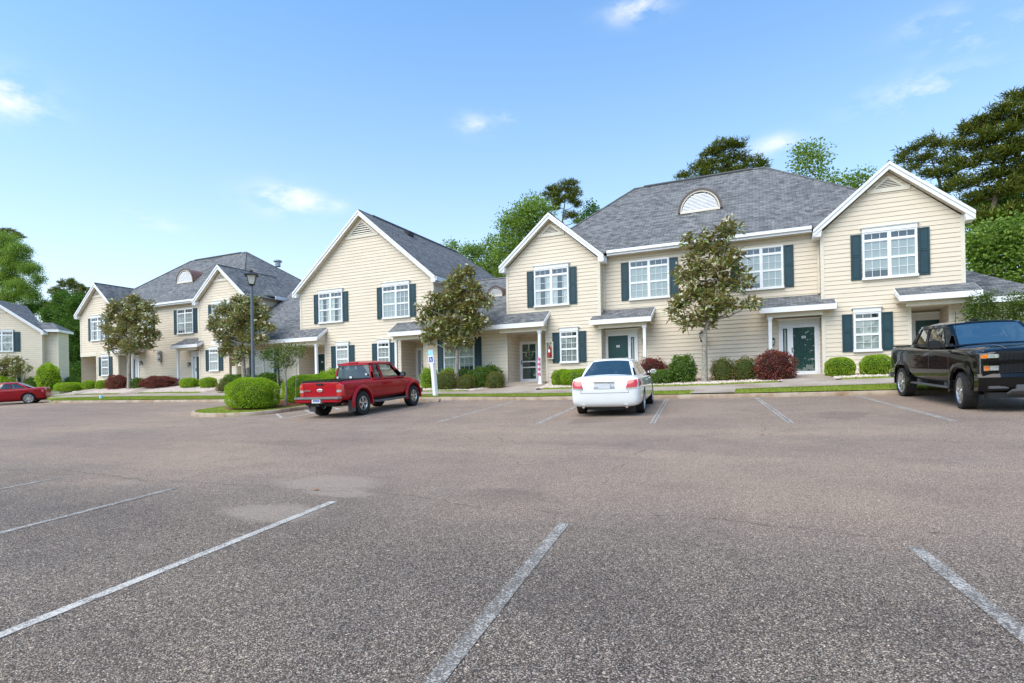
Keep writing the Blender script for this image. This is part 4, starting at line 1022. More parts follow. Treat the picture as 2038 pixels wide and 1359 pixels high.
# one-storey wing at the far right
B = Bld('low_wing_house', Vector((8.2, 27.8, 2.0)), 'low cream house with grey hip roof at right edge behind the black pickup', 'house')
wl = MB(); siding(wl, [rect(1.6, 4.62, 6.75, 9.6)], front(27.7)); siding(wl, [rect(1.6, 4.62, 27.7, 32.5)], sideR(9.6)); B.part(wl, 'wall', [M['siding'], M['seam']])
roof(B, [[(6.72, 27.35, 4.86), (9.9, 27.35, 4.86), (7.1, 30.1, 6.75), (6.72, 30.1, 6.75)], [(9.9, 27.35, 4.86), (9.9, 32.85, 4.86), (7.1, 30.1, 6.75)], [(9.9, 32.85, 4.86), (6.72, 32.85, 4.86), (6.72, 30.1, 6.75), (7.1, 30.1, 6.75)]])
fascia(B, [((6.72, 27.35, 4.84), (9.92, 27.35, 4.84), .22, .04, (0, -1, 0))], 'gutter')

# far left house, turned to face along the drive
THH = math.atan2(CR.y, CR.x)
OH = Vector((-62.5, 28.0, 2.3))
B = Bld('apartment_house', Vector((0, 0, 0)), 'cream gabled house at the far left edge, behind the red coupe', 'house', 'cream sided two-storey apartment houses')
B.root.location = OH; B.root.rotation_euler = (0, 0, THH + R(10)); dlt_ = Matrix.Rotation(THH, 3, 'Z') @ Vector((2.6, 0, 0)) - Matrix.Rotation(THH + R(10), 3, 'Z') @ Vector((2.6, 0, 0)); B.root.location = OH + dlt_
hz0 = -.5
wl = MB(); x1h = 2.6; xah = -1.3; SLH = .70; zeh = 5.55; zah = zeh + (x1h - xah) * SLH
def trH(a, b_, z0, z1): return (z0, z1, a, b_, a, b_)
siding(wl, [rect(-.6, zeh - .05, xah - (x1h - xah), x1h), (zeh - .05, zah - .1, xah - (x1h - xah), x1h, xah, xah)], front(0), -.6)
siding(wl, [rect(-.6, zeh - .1, x1h, 3.65)], front(.5), -.6); siding(wl, [rect(-.6, zeh - .1, 0, .5)], sideR(x1h), -.6); siding(wl, [rect(-.6, zeh - .1, .5, 2.1)], sideR(3.65), -.6)
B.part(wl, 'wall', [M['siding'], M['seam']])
hlh = x1h - xah + .35; zz_ = zah + .12; ze2 = zz_ - hlh * SLH
b = MB(); slab(b, [(xah - hlh, -.35, ze2), (xah, -.35, zz_), (xah, 4.6, zz_), (xah - hlh, 4.6, ze2)], .06); slab(b, [(xah, -.35, zz_), (xah + hlh, -.35, ze2), (xah + hlh, .2, ze2), (xah, 4.6, zz_)], .06)
slab(b, [(1.6, .1, 5.62), (3.95, .1, 5.62), (2.85, 1.2, 6.39), (.5, 1.2, 6.39), (.5, .1, 5.62)], .06); slab(b, [(3.95, .1, 5.62), (3.95, 2.3, 5.62), (2.85, 1.2, 6.39)], .06); slab(b, [(3.95, 2.3, 5.62), (.5, 2.3, 5.62), (.5, 1.2, 6.39), (2.85, 1.2, 6.39)], .06)
B.part(b, 'roof', M['shingle'], uv=True)
gable_rake(B, xah - hlh, xah, xah + hlh, ze2, zz_, ze2, -.32); gable_vent(B, xah, zz_ - .35, 1.1, 0, SLH, .8)
fascia(B, [((x1h, .1, 5.62), (3.97, .1, 5.62), .22, .05, (0, -1, 0)), ((3.95, .1, 5.6), (3.95, 2.3, 5.6), .22, .04, (1, 0, 0))], 'gutter')
corner(B, [(x1h, 0, -.5, 5.5, 1), (3.65, .5, -.5, 5.4, 1)])
window(B, -.55, 3.62, 5.42, 1.8, 0, look='blind', sash2='blind', sw=.5); window(B, -.55, .4, 2.1, 1.8, 0, look='blind', header=False, sw=.5)

# ------------------------------------------------------------------ small things on and near the walls
def small(name, mb, mats, O, label, cat, group=None, **k):
    o = mb.build(name, mats, None, O, **k); o.location = O; return tag(o, label, cat, group)
O = Vector((-9.42, 25.44, 3.45)); e_ = empty('extinguisher_cabinet', O, 'cream fire extinguisher cabinet on the wall beside the pink ribboned porch post', 'cabinet')
b = MB(); b.box(-9.60, -9.24, 25.30, 25.47, 3.04, 3.08); b.box(-9.60, -9.24, 25.30, 25.47, 3.84, 3.88); b.box(-9.60, -9.56, 25.30, 25.47, 3.08, 3.84); b.box(-9.28, -9.24, 25.30, 25.47, 3.08, 3.84); b.box(-9.56, -9.28, 25.44, 25.47, 3.08, 3.84)
b.build('box', M['creamtrim'], e_, O)
b = MB(); b.lathe([(0, 3.14), (.075, 3.15), (.08, 3.2), (.08, 3.5), (.05, 3.58), (.02, 3.6), (.02, 3.66), (0, 3.66)], (-9.42, 25.36, 0), 'z', 14); b.box(-9.46, -9.34, 25.34, 25.38, 3.66, 3.69); b.build('extinguisher', M['firered'], e_, O, smooth=40)
b = MB(); b.box(-9.47, -9.37, 25.272, 25.279, 3.36, 3.5); b.build('instruction_label', M['white'], e_, O)
b = MB(); b.face([(-9.56, 25.296, 3.08), (-9.28, 25.296, 3.08), (-9.28, 25.296, 3.84), (-9.56, 25.296, 3.84)]); b.build('cabinet_pane', M['glass'], e_, O)
# pink ribbon on the post
rp = MB()
for k in range(7):
    z = 3.1 - k * .12; rp.face([(-9.86 + .02 * (k % 2), 24.845, z), (-9.72, 24.835, z - .01), (-9.70 - .02 * (k % 2), 24.845, z - .13), (-9.85, 24.84, z - .12)], k % 2)
    rp.face([(-9.83, 24.80, z), (-9.76, 24.84, z + .04), (-9.73, 24.79, z - .05)], 0)
small('ribbon', rp, [M['pink'], M['white']], Vector((-9.78, 24.84, 2.7)), 'pink and white ribbon tied to the white porch post', 'ribbon')
# wreath on the storm door
wr = MB(); cx_, cz_ = -11.12, 3.42
V_ = []
for k in range(90):
    a = k / 90 * 6.283; r_ = .17 + rng.uniform(-.03, .03); p = Vector((cx_ + r_ * math.cos(a), 26.88 + rng.uniform(-.02, .02), cz_ + r_ * math.sin(a)))
    d = Vector((math.cos(a + rng.uniform(.4, 1.6)), rng.uniform(-.5, .1), math.sin(a + rng.uniform(.4, 1.6)))) * .09; q_ = Vector((d.z, 0, -d.x)) * .3
    wr.face([p - q_, p + d, p + q_], 0 if k % 4 else 1)
wr.tube([(cx_ - .0, 26.89, cz_ + .15), (cx_, 26.89, cz_ + .42)], .008, 4, 1)
small('wreath', wr, [M['azalea'], M['flower']], Vector((cx_, 26.88, cz_)), 'small green wreath hanging on the glazed white storm door', 'wreath')
# utility meters on the left house and pale boxes by the left link
for k, dz in enumerate((.62, 0.18)):
    b = MB(); x, y, z = -40.75, 27.15, 4.15 + dz; b.box(x - .13, x + .13, y - .12, y, z - .2, z + .2); b.lathe([(0, -.22), (.09, -.2), (.1, -.12)], (x, y, z + .02), 'y', 14)
    small('electric_meter', b, M['metal'], Vector((x, y, z)), ['upper grey electric meter on the cream wall above the dark red shrubs', 'lower grey electric meter on the cream wall above the dark red shrubs'][k], 'meter', 'electric meters on the left house', smooth=30)
for k, (x, z, h) in enumerate(((-30.95, 2.9, 1.1), (-30.1, 2.8, 1.05))):
    b = MB(); b.box(x - .25, x + .25, 25.45, 25.74, z - h / 2, z + h / 2); b.box(x - .2, x + .2, 25.43, 25.45, z - h / 2 + .06, z + h / 2 - .06)
    if k: b.box(x + .02, x + .09, 25.40, 25.43, z - .1, z + .12, 1)
    small('utility_cabinet', b, [M['creamtrim'], M['bumpergrey']], Vector((x, 25.6, z - h / 2)), ['cream utility cabinet on the link wall, the left of two', 'cream utility cabinet with a small dark latch, the right of two by the lamp post'][k], 'cabinet', 'cream utility cabinets', bevel=.01)
# air conditioner behind the red pickup
O = Vector((-20.6, 24.2, 1.85)); e_ = empty('air_conditioner', O, 'grey outdoor air conditioner by the wall behind the red pickup bed', 'air conditioner')
b = MB(); b.box(-21.15, -20.05, 23.7, 24.7, 1.85, 2.78); b.build('housing', M['bumpergrey'], e_, O, bevel=.03)
b = MB(); b.box(-21.2, -20.0, 23.65, 24.75, 2.78, 2.84); b.lathe([(.42, 2.84), (.42, 2.88), (.36, 2.90), (.1, 2.91), (0, 2.91)], (-20.6, 24.2, 0), 'z', 20); b.build('fan_grille', M['metal'], e_, O, smooth=30)
b = MB()
for k in range(14): b.box(-21.16, -20.04, 23.685, 23.698, 1.92 + k * .06, 1.945 + k * .06)
b.build('louvres', M['metal'], e_, O)
# roof vent on the left house
p = min((at(553, 520, y_) for y_ in np.arange(28, 36, .05)), key=lambda q_: abs(q_.z - (8.42 + (-30.82 - q_.x) * 4.6 / 6.91)))
b = MB(); b.lathe([(0, .12), (.28, .08), (.36, .0), (.36, -.05), (.22, -.06), (.22, -.45)], tuple(p), 'z', 16); o = b.build('roof_vent', M['metal'], None, tuple(p), smooth=40); o.location = p
tag(o, 'round metal mushroom vent on the shingled roof of the left house', 'vent')
# valve marker in the verge
b = MB(); p = Vector((at(201, 793, 20.7).x, 20.7, 0)); p.z = z_yard(p.x, 20.7); b.lathe([(.09, 0), (.09, .16), (.06, .2), (0, .21)], tuple(p), 'z', 10)
small('valve_cap', b, M['lightblue'], p, 'small pale blue valve cap standing in the verge grass', 'valve cap', smooth=40)
# wheel stop in front of the red truck
b = MB(); zz0 = z_lot(-12.6, 19.1); b.prism([(-13.7, 19.0, zz0), (-13.66, 19.03, zz0 + .12), (-13.66, 19.12, zz0 + .12), (-13.7, 19.15, zz0)], (1.9, .05, 0))
small('wheel_stop', b, M['kerb'], Vector((-12.75, 19.08, zz0)), 'low concrete wheel stop in front of the red pickup', 'wheel stop', bevel=.01)
# dry leaf on the asphalt
b = MB(); lx, ly = -5.35, 5.55
p0 = (lx, ly, z_lot(lx, ly) + .006); b.face([p0, (lx + .05, ly + .015, p0[2] + .008), (lx + .08, ly + .05, p0[2] + .012), (lx + .025, ly + .045, p0[2] + .018)]); b.face([p0, (lx + .025, ly + .045, p0[2] + .018), (lx - .015, ly + .035, p0[2] + .008)])
small('dry_leaf', b, plain('dry_leaf_brown', (.32, .14, .05), .8, var=.3), Vector(p0), 'single curled orange brown leaf lying on the pale asphalt patch', 'leaf')

# ------------------------------------------------------------------ lamp post
lp = Vector((-20.3 + .15, 17.5, z_lot(-20.2, 17.5) + .15)); e_ = empty('street_lamp', lp, 'blue-grey lamp post with a four-sided lantern rising behind the big round hedge', 'street lamp')
zt_ = 6.28
b = MB(); b.lathe([(.12, 0), (.12, .25), (.085, .3), (.075, 1.0), (.055, zt_ - lp.z)], tuple(lp), 'z', 16); b.build('pole', M['postgrey'], e_, lp, smooth=40)
c_ = Vector((lp.x, lp.y, zt_))
b = MB(); b.lathe([(.05, 0), (.10, .03), (.17, .05), (.17, .08), (.13, .09)], tuple(c_), 'z', 4)
for k in range(4):
    a = math.pi / 2 * k; b.tube([(c_.x + .15 * math.cos(a), c_.y + .15 * math.sin(a), c_.z + .07), (c_.x + .27 * math.cos(a), c_.y + .27 * math.sin(a), c_.z + .46)], .014, 5)
b.build('lantern_cage', M['black'], e_, lp)
b = MB(); b.lathe([(.145, .08), (.26, .46)], tuple(c_), 'z', 4); b.build('lantern_glass', M['lampglass'], e_, lp)
b = MB(); b.lathe([(.03, .09), (.05, .15), (.05, .25), (.0, .30)], tuple(c_), 'z', 10); b.build('bulb', M['white'], e_, lp, smooth=50)
b = MB(); b.lathe([(.38, .45), (.385, .47), (.30, .51), (.12, .57), (.08, .60), (.09, .66), (.04, .70), (0, .71)], tuple(c_), 'z', 4); b.lathe([(0, .445), (.38, .45)], tuple(c_), 'z', 4); b.build('lantern_roof', M['black'], e_, lp)

# ------------------------------------------------------------------ accessible parking sign
sp = Vector((-12.9, 20.6, z_yard(-12.9, 20.6))); e_ = empty('parking_sign', sp, 'white square sign post with a blue wheelchair symbol beside the nose of the red pickup', 'sign')
e_.rotation_euler = (0, R(-5.5), R(-14))
b = MB(); b.box(-.085, .085, -.085, .085, -.1, 1.62); b.build('post', M['white'], e_, bevel=.01)
b = MB(); pts = [(-.155, -.092, 1.40), (.155, -.092, 1.40), (.155, -.092, 1.92)] + [(.155 * math.cos(math.pi * k / 12), -.092, 1.92 + .075 * math.sin(math.pi * k / 12)) for k in range(1, 12)] + [(-.155, -.092, 1.92)]
b.prism(pts, (0, .02, 0)); b.build('sign_panel', M['white'], e_)
b = MB(); b.prism([(x * .97, -.096, z) for x, y, z in [(-.155, 0, 1.76), (.155, 0, 1.76)] + [(p[0], 0, p[2] - .004) for p in pts[2:]]], (0, .003, 0)); b.build('sign_top_panel', M['lightblue'], e_)
b = MB(); b.box(-.115, .115, -.098, -.0925, 1.47, 1.70); b.build('symbol_panel', M['bluetext'], e_)
b = MB(); y_ = -.101
def stroke(pts, wd, y=y_):
    for a, c in zip(pts[:-1], pts[1:]):
        a = Vector((a[0], y, a[1])); c = Vector((c[0], y, c[1])); t = (c - a).normalized(); n_ = Vector((-t.z, 0, t.x)) * wd / 2
        b.prism([a - n_, c - n_, c + n_, a + n_], (0, .003, 0))
stroke([(-.02, 1.655), (-.015, 1.59), (.035, 1.59), (.055, 1.53), (.08, 1.54)], .018); stroke([(-.018, 1.625), (.03, 1.622)], .014)
stroke([(-.03, 1.605), (-.062, 1.575), (-.062, 1.535), (-.03, 1.505), (.01, 1.505), (.035, 1.53)], .014, y_ - .001)
b.prism([(-.02 + .016 * math.cos(k * 1.0472), y_ - .002, 1.675 + .016 * math.sin(k * 1.0472)) for k in range(6)], (0, .003, 0))
b.build('wheelchair_symbol', M['white'], e_)

# ------------------------------------------------------------------ vehicles (x forward, y left, z up; origin on the ground at mid wheelbase)
from mathutils.bvhtree import BVHTree
def ring(st):
    x, zb, zs, zt, hw, tw = st
    h = zs - zb
    half = [(0, zb), (hw * .80, zb), (hw * .965, zb + .06), (hw * .995, zb + .30 * h), (hw, zb + .60 * h), (hw * .992, zs - .10 * h), (hw * .965, zs), (hw * .90, zs + (zt - zs) * .35), (tw, zs + (zt - zs) * .82), (tw * .55, zt), (0, zt)]
    return [(x, y, z) for y, z in half] + [(x, -y, z) for y, z in half[-2:0:-1]]
def shell(parent, name, mat, sts, arches=(), cuts=(), sub=2):
    b = MB(); R_ = [ring(s) for s in sts]; k = len(R_[0])
    b.mesh([p for r_ in R_ for p in r_], [(i * k + j, i * k + (j + 1) % k, (i + 1) * k + (j + 1) % k, (i + 1) * k + j) for i in range(len(R_) - 1) for j in range(k)] + [tuple(range(k)), tuple(range((len(R_) - 1) * k, len(R_) * k))])
    o = b.build(name, mat, parent)
    md = o.modifiers.new('s', 'SUBSURF'); md.levels = sub; md.render_levels = sub
    bake(o)
    for cb in list(arches) + list(cuts):
        c = cb.build('cutter', M['black'], parent)
        md = o.modifiers.new('b', 'BOOLEAN'); md.operation = 'DIFFERENCE'; md.solver = 'EXACT'; md.object = c
        bake(o); bpy.data.objects.remove(c)
    me = o.data
    me.materials.clear(); me.materials.append(mat); me.materials.append(M['black'])
    # inside faces of arches / bed are dark liner
    me.polygons.foreach_set('use_smooth', [True] * len(me.polygons)); me.set_sharp_from_angle(angle=R(38))
    return o
def arch(x, y0, y1, z, r):
    b = MB(); n = 28; b.prism([(x + r * math.cos(2 * math.pi * k / n), y0, z + r * math.sin(2 * math.pi * k / n)) for k in range(n)], (0, y1 - y0, 0)); return b
def bvh(o):
    return BVHTree.FromPolygons([v.co for v in o.data.vertices], [tuple(p.vertices) for p in o.data.polygons])
class Proj:
    def __init__(s, o): s.t = bvh(o)
    def hit(s, face, a, c, off):
        """face: 'L','R','F','B','T'; a,c in-plane coordinates"""
        d = {'L': ((a, 4, c), (0, -1, 0)), 'R': ((a, -4, c), (0, 1, 0)), 'F': ((6, a, c), (-1, 0, 0)), 'B': ((-6, a, c), (1, 0, 0)), 'T': ((a, c, 5), (0, 0, -1))}[face]
        h = s.t.ray_cast(Vector(d[0]), Vector(d[1]))
        if h[0] is None: return None
        return h[0] - Vector(d[1]) * off
    def patch(s, mb, face, quad, off=.006, nu=6, nv=4, mi=0):
        g = []
        for i in range(nu + 1):
            for j in range(nv + 1):
                u, v = i / nu, j / nv
                a = (1 - u) * (1 - v) * quad[0][0] + u * (1 - v) * quad[1][0] + u * v * quad[2][0] + (1 - u) * v * quad[3][0]
                c = (1 - u) * (1 - v) * quad[0][1] + u * (1 - v) * quad[1][1] + u * v * quad[2][1] + (1 - u) * v * quad[3][1]
                g.append(s.hit(face, a, c, off))
        for i in range(nu):
            for j in range(nv):
                q_ = [g[i * (nv + 1) + j], g[(i + 1) * (nv + 1) + j], g[(i + 1) * (nv + 1) + j + 1], g[i * (nv + 1) + j + 1]]
                if all(p is not None for p in q_): mb.face(q_, mi)
    def line(s, mb, face, pts, wd=.012, off=.002):
        for p, q_ in zip(pts[:-1], pts[1:]):
            dx, dz = q_[0] - p[0], q_[1] - p[1]; l_ = math.hypot(dx, dz) or 1; nx, nz = -dz / l_ * wd / 2, dx / l_ * wd / 2
            s.patch(mb, face, [(p[0] - nx, p[1] - nz), (q_[0] - nx, q_[1] - nz), (q_[0] + nx, q_[1] + nz), (p[0] + nx, p[1] + nz)], off, max(1, int(l_ / .08)), 1)
def bil(q, u, v): return Vector(q[0]) * (1 - u) * (1 - v) + Vector(q[1]) * u * (1 - v) + Vector(q[2]) * u * v + Vector(q[3]) * (1 - u) * v
def panel(fr, gl, quad, holes, v0, v1, bulge=.0, nrm=(0, 0, 0), off=.012):
    """frame strips of a curved 4-corner panel with window holes [(ua,ub),...] between heights v0..v1 (ub may slant)"""
    nrm = Vector(nrm)
    def S(u, v): return bil(quad, u, v) + nrm * bulge * (1 - (2 * u - 1) ** 2)
    us = [0] + [x for h in holes for x in h] + [1]
    K = 4
    def strip_(ua, ub, va, vb, mb, o=0):
        n = max(1, int(abs(ub - ua) * 10))
        for i in range(n):
            a = ua + (ub - ua) * i / n; c = ua + (ub - ua) * (i + 1) / n
            mb.face([S(a, va) - nrm * o, S(c, va) - nrm * o, S(c, vb) - nrm * o, S(a, vb) - nrm * o])
    strip_(0, 1, 0, v0, fr); strip_(0, 1, v1, 1, fr)
    for i in range(0, len(us), 2): strip_(us[i], us[i + 1], v0, v1, fr)
    for (a, c) in holes: strip_(a, c, v0, v1, gl, off)
def wheel(parent, x, y, r, wd, rim, spokes=6, steer=0, style='split'):
    side = 1 if y > 0 else -1; g = Vector((x, y, r))
    b = MB(); w2 = wd / 2; rr = rim
    prof = [(rr, -w2 * .9), (r * .80, -w2), (r * .93, -w2 * .97), (r * .985, -w2 * .82), (r, -w2 * .6), (r, w2 * .6), (r * .985, w2 * .82), (r * .93, w2 * .97), (r * .80, w2), (rr, w2 * .9), (rr * .98, w2 * .6), (rr * .98, -w2 * .6), (rr, -w2 * .9)]
    b.lathe(prof, (0, 0, 0), 'y', 36)
    for k in range(44):   # tread blocks
        a = 2 * math.pi * k / 44
        for yy in (-.33, .33):
            ca, sa = math.cos(a), math.sin(a); t = Vector((-sa, 0, ca)); n_ = Vector((ca, 0, sa)); c_ = n_ * (r - .004) + Vector((0, yy * wd, 0))
            hv = [c_ + t * s1 * r * .05 + Vector((0, s2 * wd * .14, 0)) + n_ * h for h in (0, .008) for s1, s2 in ((-1, -1), (1, -1), (1, 1), (-1, 1))]
            b.mesh(hv, [(4, 5, 6, 7), (0, 1, 5, 4), (1, 2, 6, 5), (2, 3, 7, 6), (3, 0, 4, 7)])
    w_ = b.build('wheel', M['rubber'], parent, smooth=35); w_.location = g; w_.rotation_euler = (0, 0, steer)
    b = MB(); o = side * w2
    b.lathe([(rr * 1.02, o * .92), (rr * .96, o * .95), (rr * .90, o * .80), (rr * .86, o * .30), (rr * .86, -o * .2)], (0, 0, 0), 'y', 36)
    b.lathe([(rr * .20, o * .80), (rr * .22, o * .62), (rr * .10, o * .82), (0, o * .84)], (0, 0, 0), 'y', 16)
    for k in range(spokes):
        a = 2 * math.pi * k / spokes + .3
        offs = (-.13, .13) if style == 'split' else (0,)
        for da in offs:
            ca, sa = math.cos(a), math.sin(a); cb, sb = math.cos(a + da * 1.3), math.sin(a + da * 1.3)
            p0 = Vector((ca * rr * .12, o * .76, sa * rr * .12)); p1 = Vector((cb * rr * .93, o * .86, sb * rr * .93))
            t = Vector((-sb, 0, cb)); wA, wB = rr * .085, rr * (.075 if style == 'split' else .16)
            dp = Vector((0, -o * .22, 0))
            b.mesh([p0 - t * wA, p0 + t * wA, p1 + t * wB, p1 - t * wB, p0 - t * wA + dp, p0 + t * wA + dp, p1 + t * wB + dp, p1 - t * wB + dp], [(0, 1, 2, 3), (0, 3, 7, 4), (1, 5, 6, 2), (4, 7, 6, 5)])
    rm = b.build('rim', M['alloy'], w_, smooth=30)
    b = MB(); b.lathe([(0, o * .05), (rr * .62, o * .05), (rr * .62, -o * .02), (0, -o * .02)], (0, 0, 0), 'y', 20); b.lathe([(0, o * .0), (rr * .85, o * .0)], (0, 0, 0), 'y', 20)
    b.build('brake_disc', M['bumpergrey'], w_)
    return w_
def place(root, x, y, hx, hy, half=1.5):
    """stand the vehicle on the sloping lot"""
    h = Vector((hx, hy, 0)).normalized(); s = Vector((-h.y, h.x, 0))
    zc = z_lot(x, y); zf = z_lot(x + h.x * half, y + h.y * half); zb_ = z_lot(x - h.x * half, y - h.y * half); zl = z_lot(x + s.x * .75, y + s.y * .75); zr_ = z_lot(x - s.x * .75, y - s.y * .75)
    fx = (h * 2 * half + Vector((0, 0, zf - zb_))).normalized(); fy = (s * 1.5 + Vector((0, 0, zl - zr_))).normalized(); fz = fx.cross(fy).normalized(); fy = fz.cross(fx)
    m_ = Matrix((fx, fy, fz)).transposed().to_4x4(); m_.translation = Vector((x, y, zc + .004)); root.matrix_world = m_
    root.rotation_mode = 'XYZ'
def mirror_obj(parent, x, y, z, s, size=(.10, .22, .17), mat='black'):
    b = MB(); sx, sy, sz = size
    n = 8
    for (xx, sc) in ((x - .0, .86), (x + sx * .5, 1.0), (x + sx, .7)): pass
    b.box(x, x + sx, s * y, s * (y + sy), z, z + sz); b.box(x + .02, x + .07, s * (y - .10), s * y, z + .02, z + .08)
    m_ = b.build('side_mirror', M[mat], parent, bevel=.03, smooth=40)
    g_ = MB(); g_.face([(x - .004, s * (y + .02), z + .02), (x - .004, s * (y + sy - .02), z + .02), (x - .004, s * (y + sy - .02), z + sz - .02), (x - .004, s * (y + .02), z + sz - .02)]); g_.build('mirror_glass', M['chrome'], m_)
def seats(parent, xs, z, hw, mat=None):
    for x in xs:
        for s in (-1, 1):
            b = MB(); b.box(x - .06, x + .08, s * hw - .23, s * hw + .23, z - .5, z + .05); b.box(x - .05, x + .06, s * hw - .12, s * hw + .12, z + .08, z + .27)
            b.box(x - .05, x + .45, s * hw - .23, s * hw + .23, z - .62, z - .5)
            b.build('seat', mat or M['bumpergrey'], parent, bevel=.04, smooth=40)

# --- red pickup --------------------------------------------------------------
def red_pickup():
    root = empty('pickup_truck', (0, 0, 0), 'red extended cab pickup parked nose to kerb beside the planted island', 'pickup truck')
    p = M['paintred']
    sts = [(-2.60, .60, 1.02, 1.10, .74, .69), (-2.58, .52, 1.06, 1.135, .80, .74), (-2.3, .50, 1.07, 1.14, .825, .77), (-1.6, .50, 1.07, 1.14, .83, .78), (-.95, .50, 1.07, 1.14, .83, .78), (-.88, .46, 1.07, 1.14, .83, .78), (0, .46, 1.06, 1.14, .835, .76), (.8, .46, 1.05, 1.12, .835, .74),
           (1.15, .48, 1.02, 1.12, .83, .72), (1.6, .50, .98, 1.09, .825, .70), (2.05, .50, .93, 1.03, .80, .66), (2.28, .52, .88, .97, .74, .60), (2.36, .56, .82, .90, .66, .54)]
    bed = MB(); bed.box(-2.52, -.97, -.66, .66, .72, 1.4)
    body = shell(root, 'body', p, sts, [arch(-1.595, .46, 1.2, .40, .455), arch(-1.595, -1.2, -.46, .40, .455), arch(1.595, .46, 1.2, .40, .455), arch(1.595, -1.2, -.46, .40, .455)], [bed])
    pr = Proj(body)
    # dark liner boxes
    b = MB(); b.box(-2.0, -1.2, -.72, .72, .52, .78); b.box(1.2, 2.0, -.72, .72, .52, .80); b.box(-2.5, 2.2, -.45, .45, .36, .52); b.build('chassis', M['black'], root)
    b = MB(); b.box(-2.53, -.95, -.70, -.655, 1.135, 1.165); b.box(-2.53, -.95, .655, .70, 1.135, 1.165); b.box(-2.60, -2.53, -.70, .70, 1.12, 1.155); b.box(-2.50, -.98, -.65, .65, .725, .75); b.box(-.985, -.965, -.65, .65, .75, 1.16)
    for s in (-1, 1): b.box(-2.5, -.99, s * .655, s * .63, .74, 1.13)
    b.build('bed_liner', M['black'], root)
    # flares
    for x in (-1.595, 1.595):
        for s in (-1, 1):
            b = MB(); n = 18; R1, R2 = .46, .58; pts = []
            for k in range(n + 1):
                a = math.radians(-12 + 204 * k / n); pts.append((math.cos(a), math.sin(a)))
            for k in range(n):
                (c1, s1), (c2, s2) = pts[k], pts[k + 1]
                A = [Vector((x + c * r_, s * y, .40 + q * r_)) for c, q in ((c1, s1), (c2, s2)) for r_, y in ((R1, .80), (R1 + .01, .885), (R1 + .06, .885), (R2, .835))]
                b.face([A[0], A[1], A[5], A[4]]); b.face([A[1], A[2], A[6], A[5]]); b.face([A[2], A[3], A[7], A[6]])
            b.build('wheel_flare', p, root, smooth=50)
    # cab
    fr, gl = MB(), MB(); zb, zt = 1.10, 1.66
    xr_b, xr_t, xf_b, xf_t = -.90, -.80, 1.12, .42; yb_, yt = .775, .64
    for s in (-1, 1):
        q_ = [(xr_b, s * yb_, zb), (xf_b, s * yb_, zb), (xf_t, s * yt, zt), (xr_t, s * yt, zt)]
        panel(fr, gl, q_, [(.07, .235), (.31, .80)], .10, .88, .02, (0, s, 0))
        # quarter light slant: triangle behind the mirror
    panel(fr, gl, [(xr_b, -yb_, zb), (xr_b, yb_, zb), (xr_t, yt, zt), (xr_t, -yt, zt)], [(.05, .95)], .08, .86, .04, (-1, 0, 0))
    panel(fr, gl, [(xf_b, -yb_, zb), (xf_b, yb_, zb), (xf_t, yt, zt), (xf_t, -yt, zt)], [(.06, .94)], .06, .90, .10, (.6, 0, .4))
    # roof dome
    K = 8; g = [[None] * (K + 1) for _ in range(K + 1)]
    for i in range(K + 1):
        for j in range(K + 1):
            u, v = i / K, j / K; bu = 1 - (2 * u - 1) ** 2; bv = 1 - (2 * v - 1) ** 4
            g[i][j] = (xr_t - .03 + (xf_t + .05 - xr_t) * u, (yt + .005) * (2 * v - 1), zt - .004 + .065 * (bu ** .5 if bu > 0 else 0) * (bv ** .5 if bv > 0 else 0))
    for i in range(K):
        for j in range(K): fr.face([g[i][j], g[i + 1][j], g[i + 1][j + 1], g[i][j + 1]])
    cab = fr.build('cab', p, root, smooth=35)
    gl.build('cab_glass', M['carglass'], cab)
    # window rubber
    b = MB()
    for s in (-1, 1):
        for u0, u1 in ((.07, .235), (.31, .80)):
            q_ = [(xr_b, s * yb_, zb), (xf_b, s * yb_, zb), (xf_t, s * yt, zt), (xr_t, s * yt, zt)]
            cs = [bil(q_, u, v) + Vector((0, s * (.02 * (1 - (2 * u - 1) ** 2) + .002), 0)) for u, v in ((u0, .10), (u1, .10), (u1, .88), (u0, .88), (u0, .10))]
            b.tube(cs, .011, 4)
    q_ = [(xr_b, -yb_, zb), (xr_b, yb_, zb), (xr_t, yt, zt), (xr_t, -yt, zt)]
    b.tube([bil(q_, u, v) + Vector((-.04 * (1 - (2 * u - 1) ** 2) - .003, 0, 0)) for u, v in ((.05, .08), (.5, .08), (.95, .08), (.95, .86), (.5, .86), (.05, .86), (.05, .08))], .012, 4)
    b.build('window_seal', M['black'], cab)
    b = MB(); b.box(-.86, -.80, -.18, .18, 1.655, 1.69); b.build('high_brake_light', M['taillight'], cab)
    b = MB(); b.box(-.80, 1.0, -.70, .70, .95, 1.0); b.box(.85, 1.15, -.70, .70, 1.0, 1.13); b.build('cabin_floor', M['black'], cab)
    seats(root, (-.05,), 1.22, .34)
    # stickers on rear glass
    b = MB(); 
    for (y, z, w_) in ((.56, 1.56, .07), (.58, 1.20, .06), (.05, 1.18, .09), (-.56, 1.28, .06)): b.box(-.955, -.945, y - w_ / 2, y + w_ / 2, z - w_ / 2, z + w_ / 2)
    b.build('window_sticker', M['white'], cab)
    # panel lines, tail gate
    b = MB()
    for f in ('L', 'R'):
        pr.line(b, f, [(-.92, .50), (-.92, 1.08)], .016); pr.line(b, f, [(-.42, .52), (-.42, 1.09)], .010); pr.line(b, f, [(.95, .52), (.98, .8), (1.0, 1.06)], .012); pr.line(b, f, [(-.42, .53), (.95, .53)], .010)
        pr.line(b, f, [(-2.55, .73), (-2.12, .73)], .012); pr.line(b, f, [(-1.08, .73), (1.1, .73)], .010)
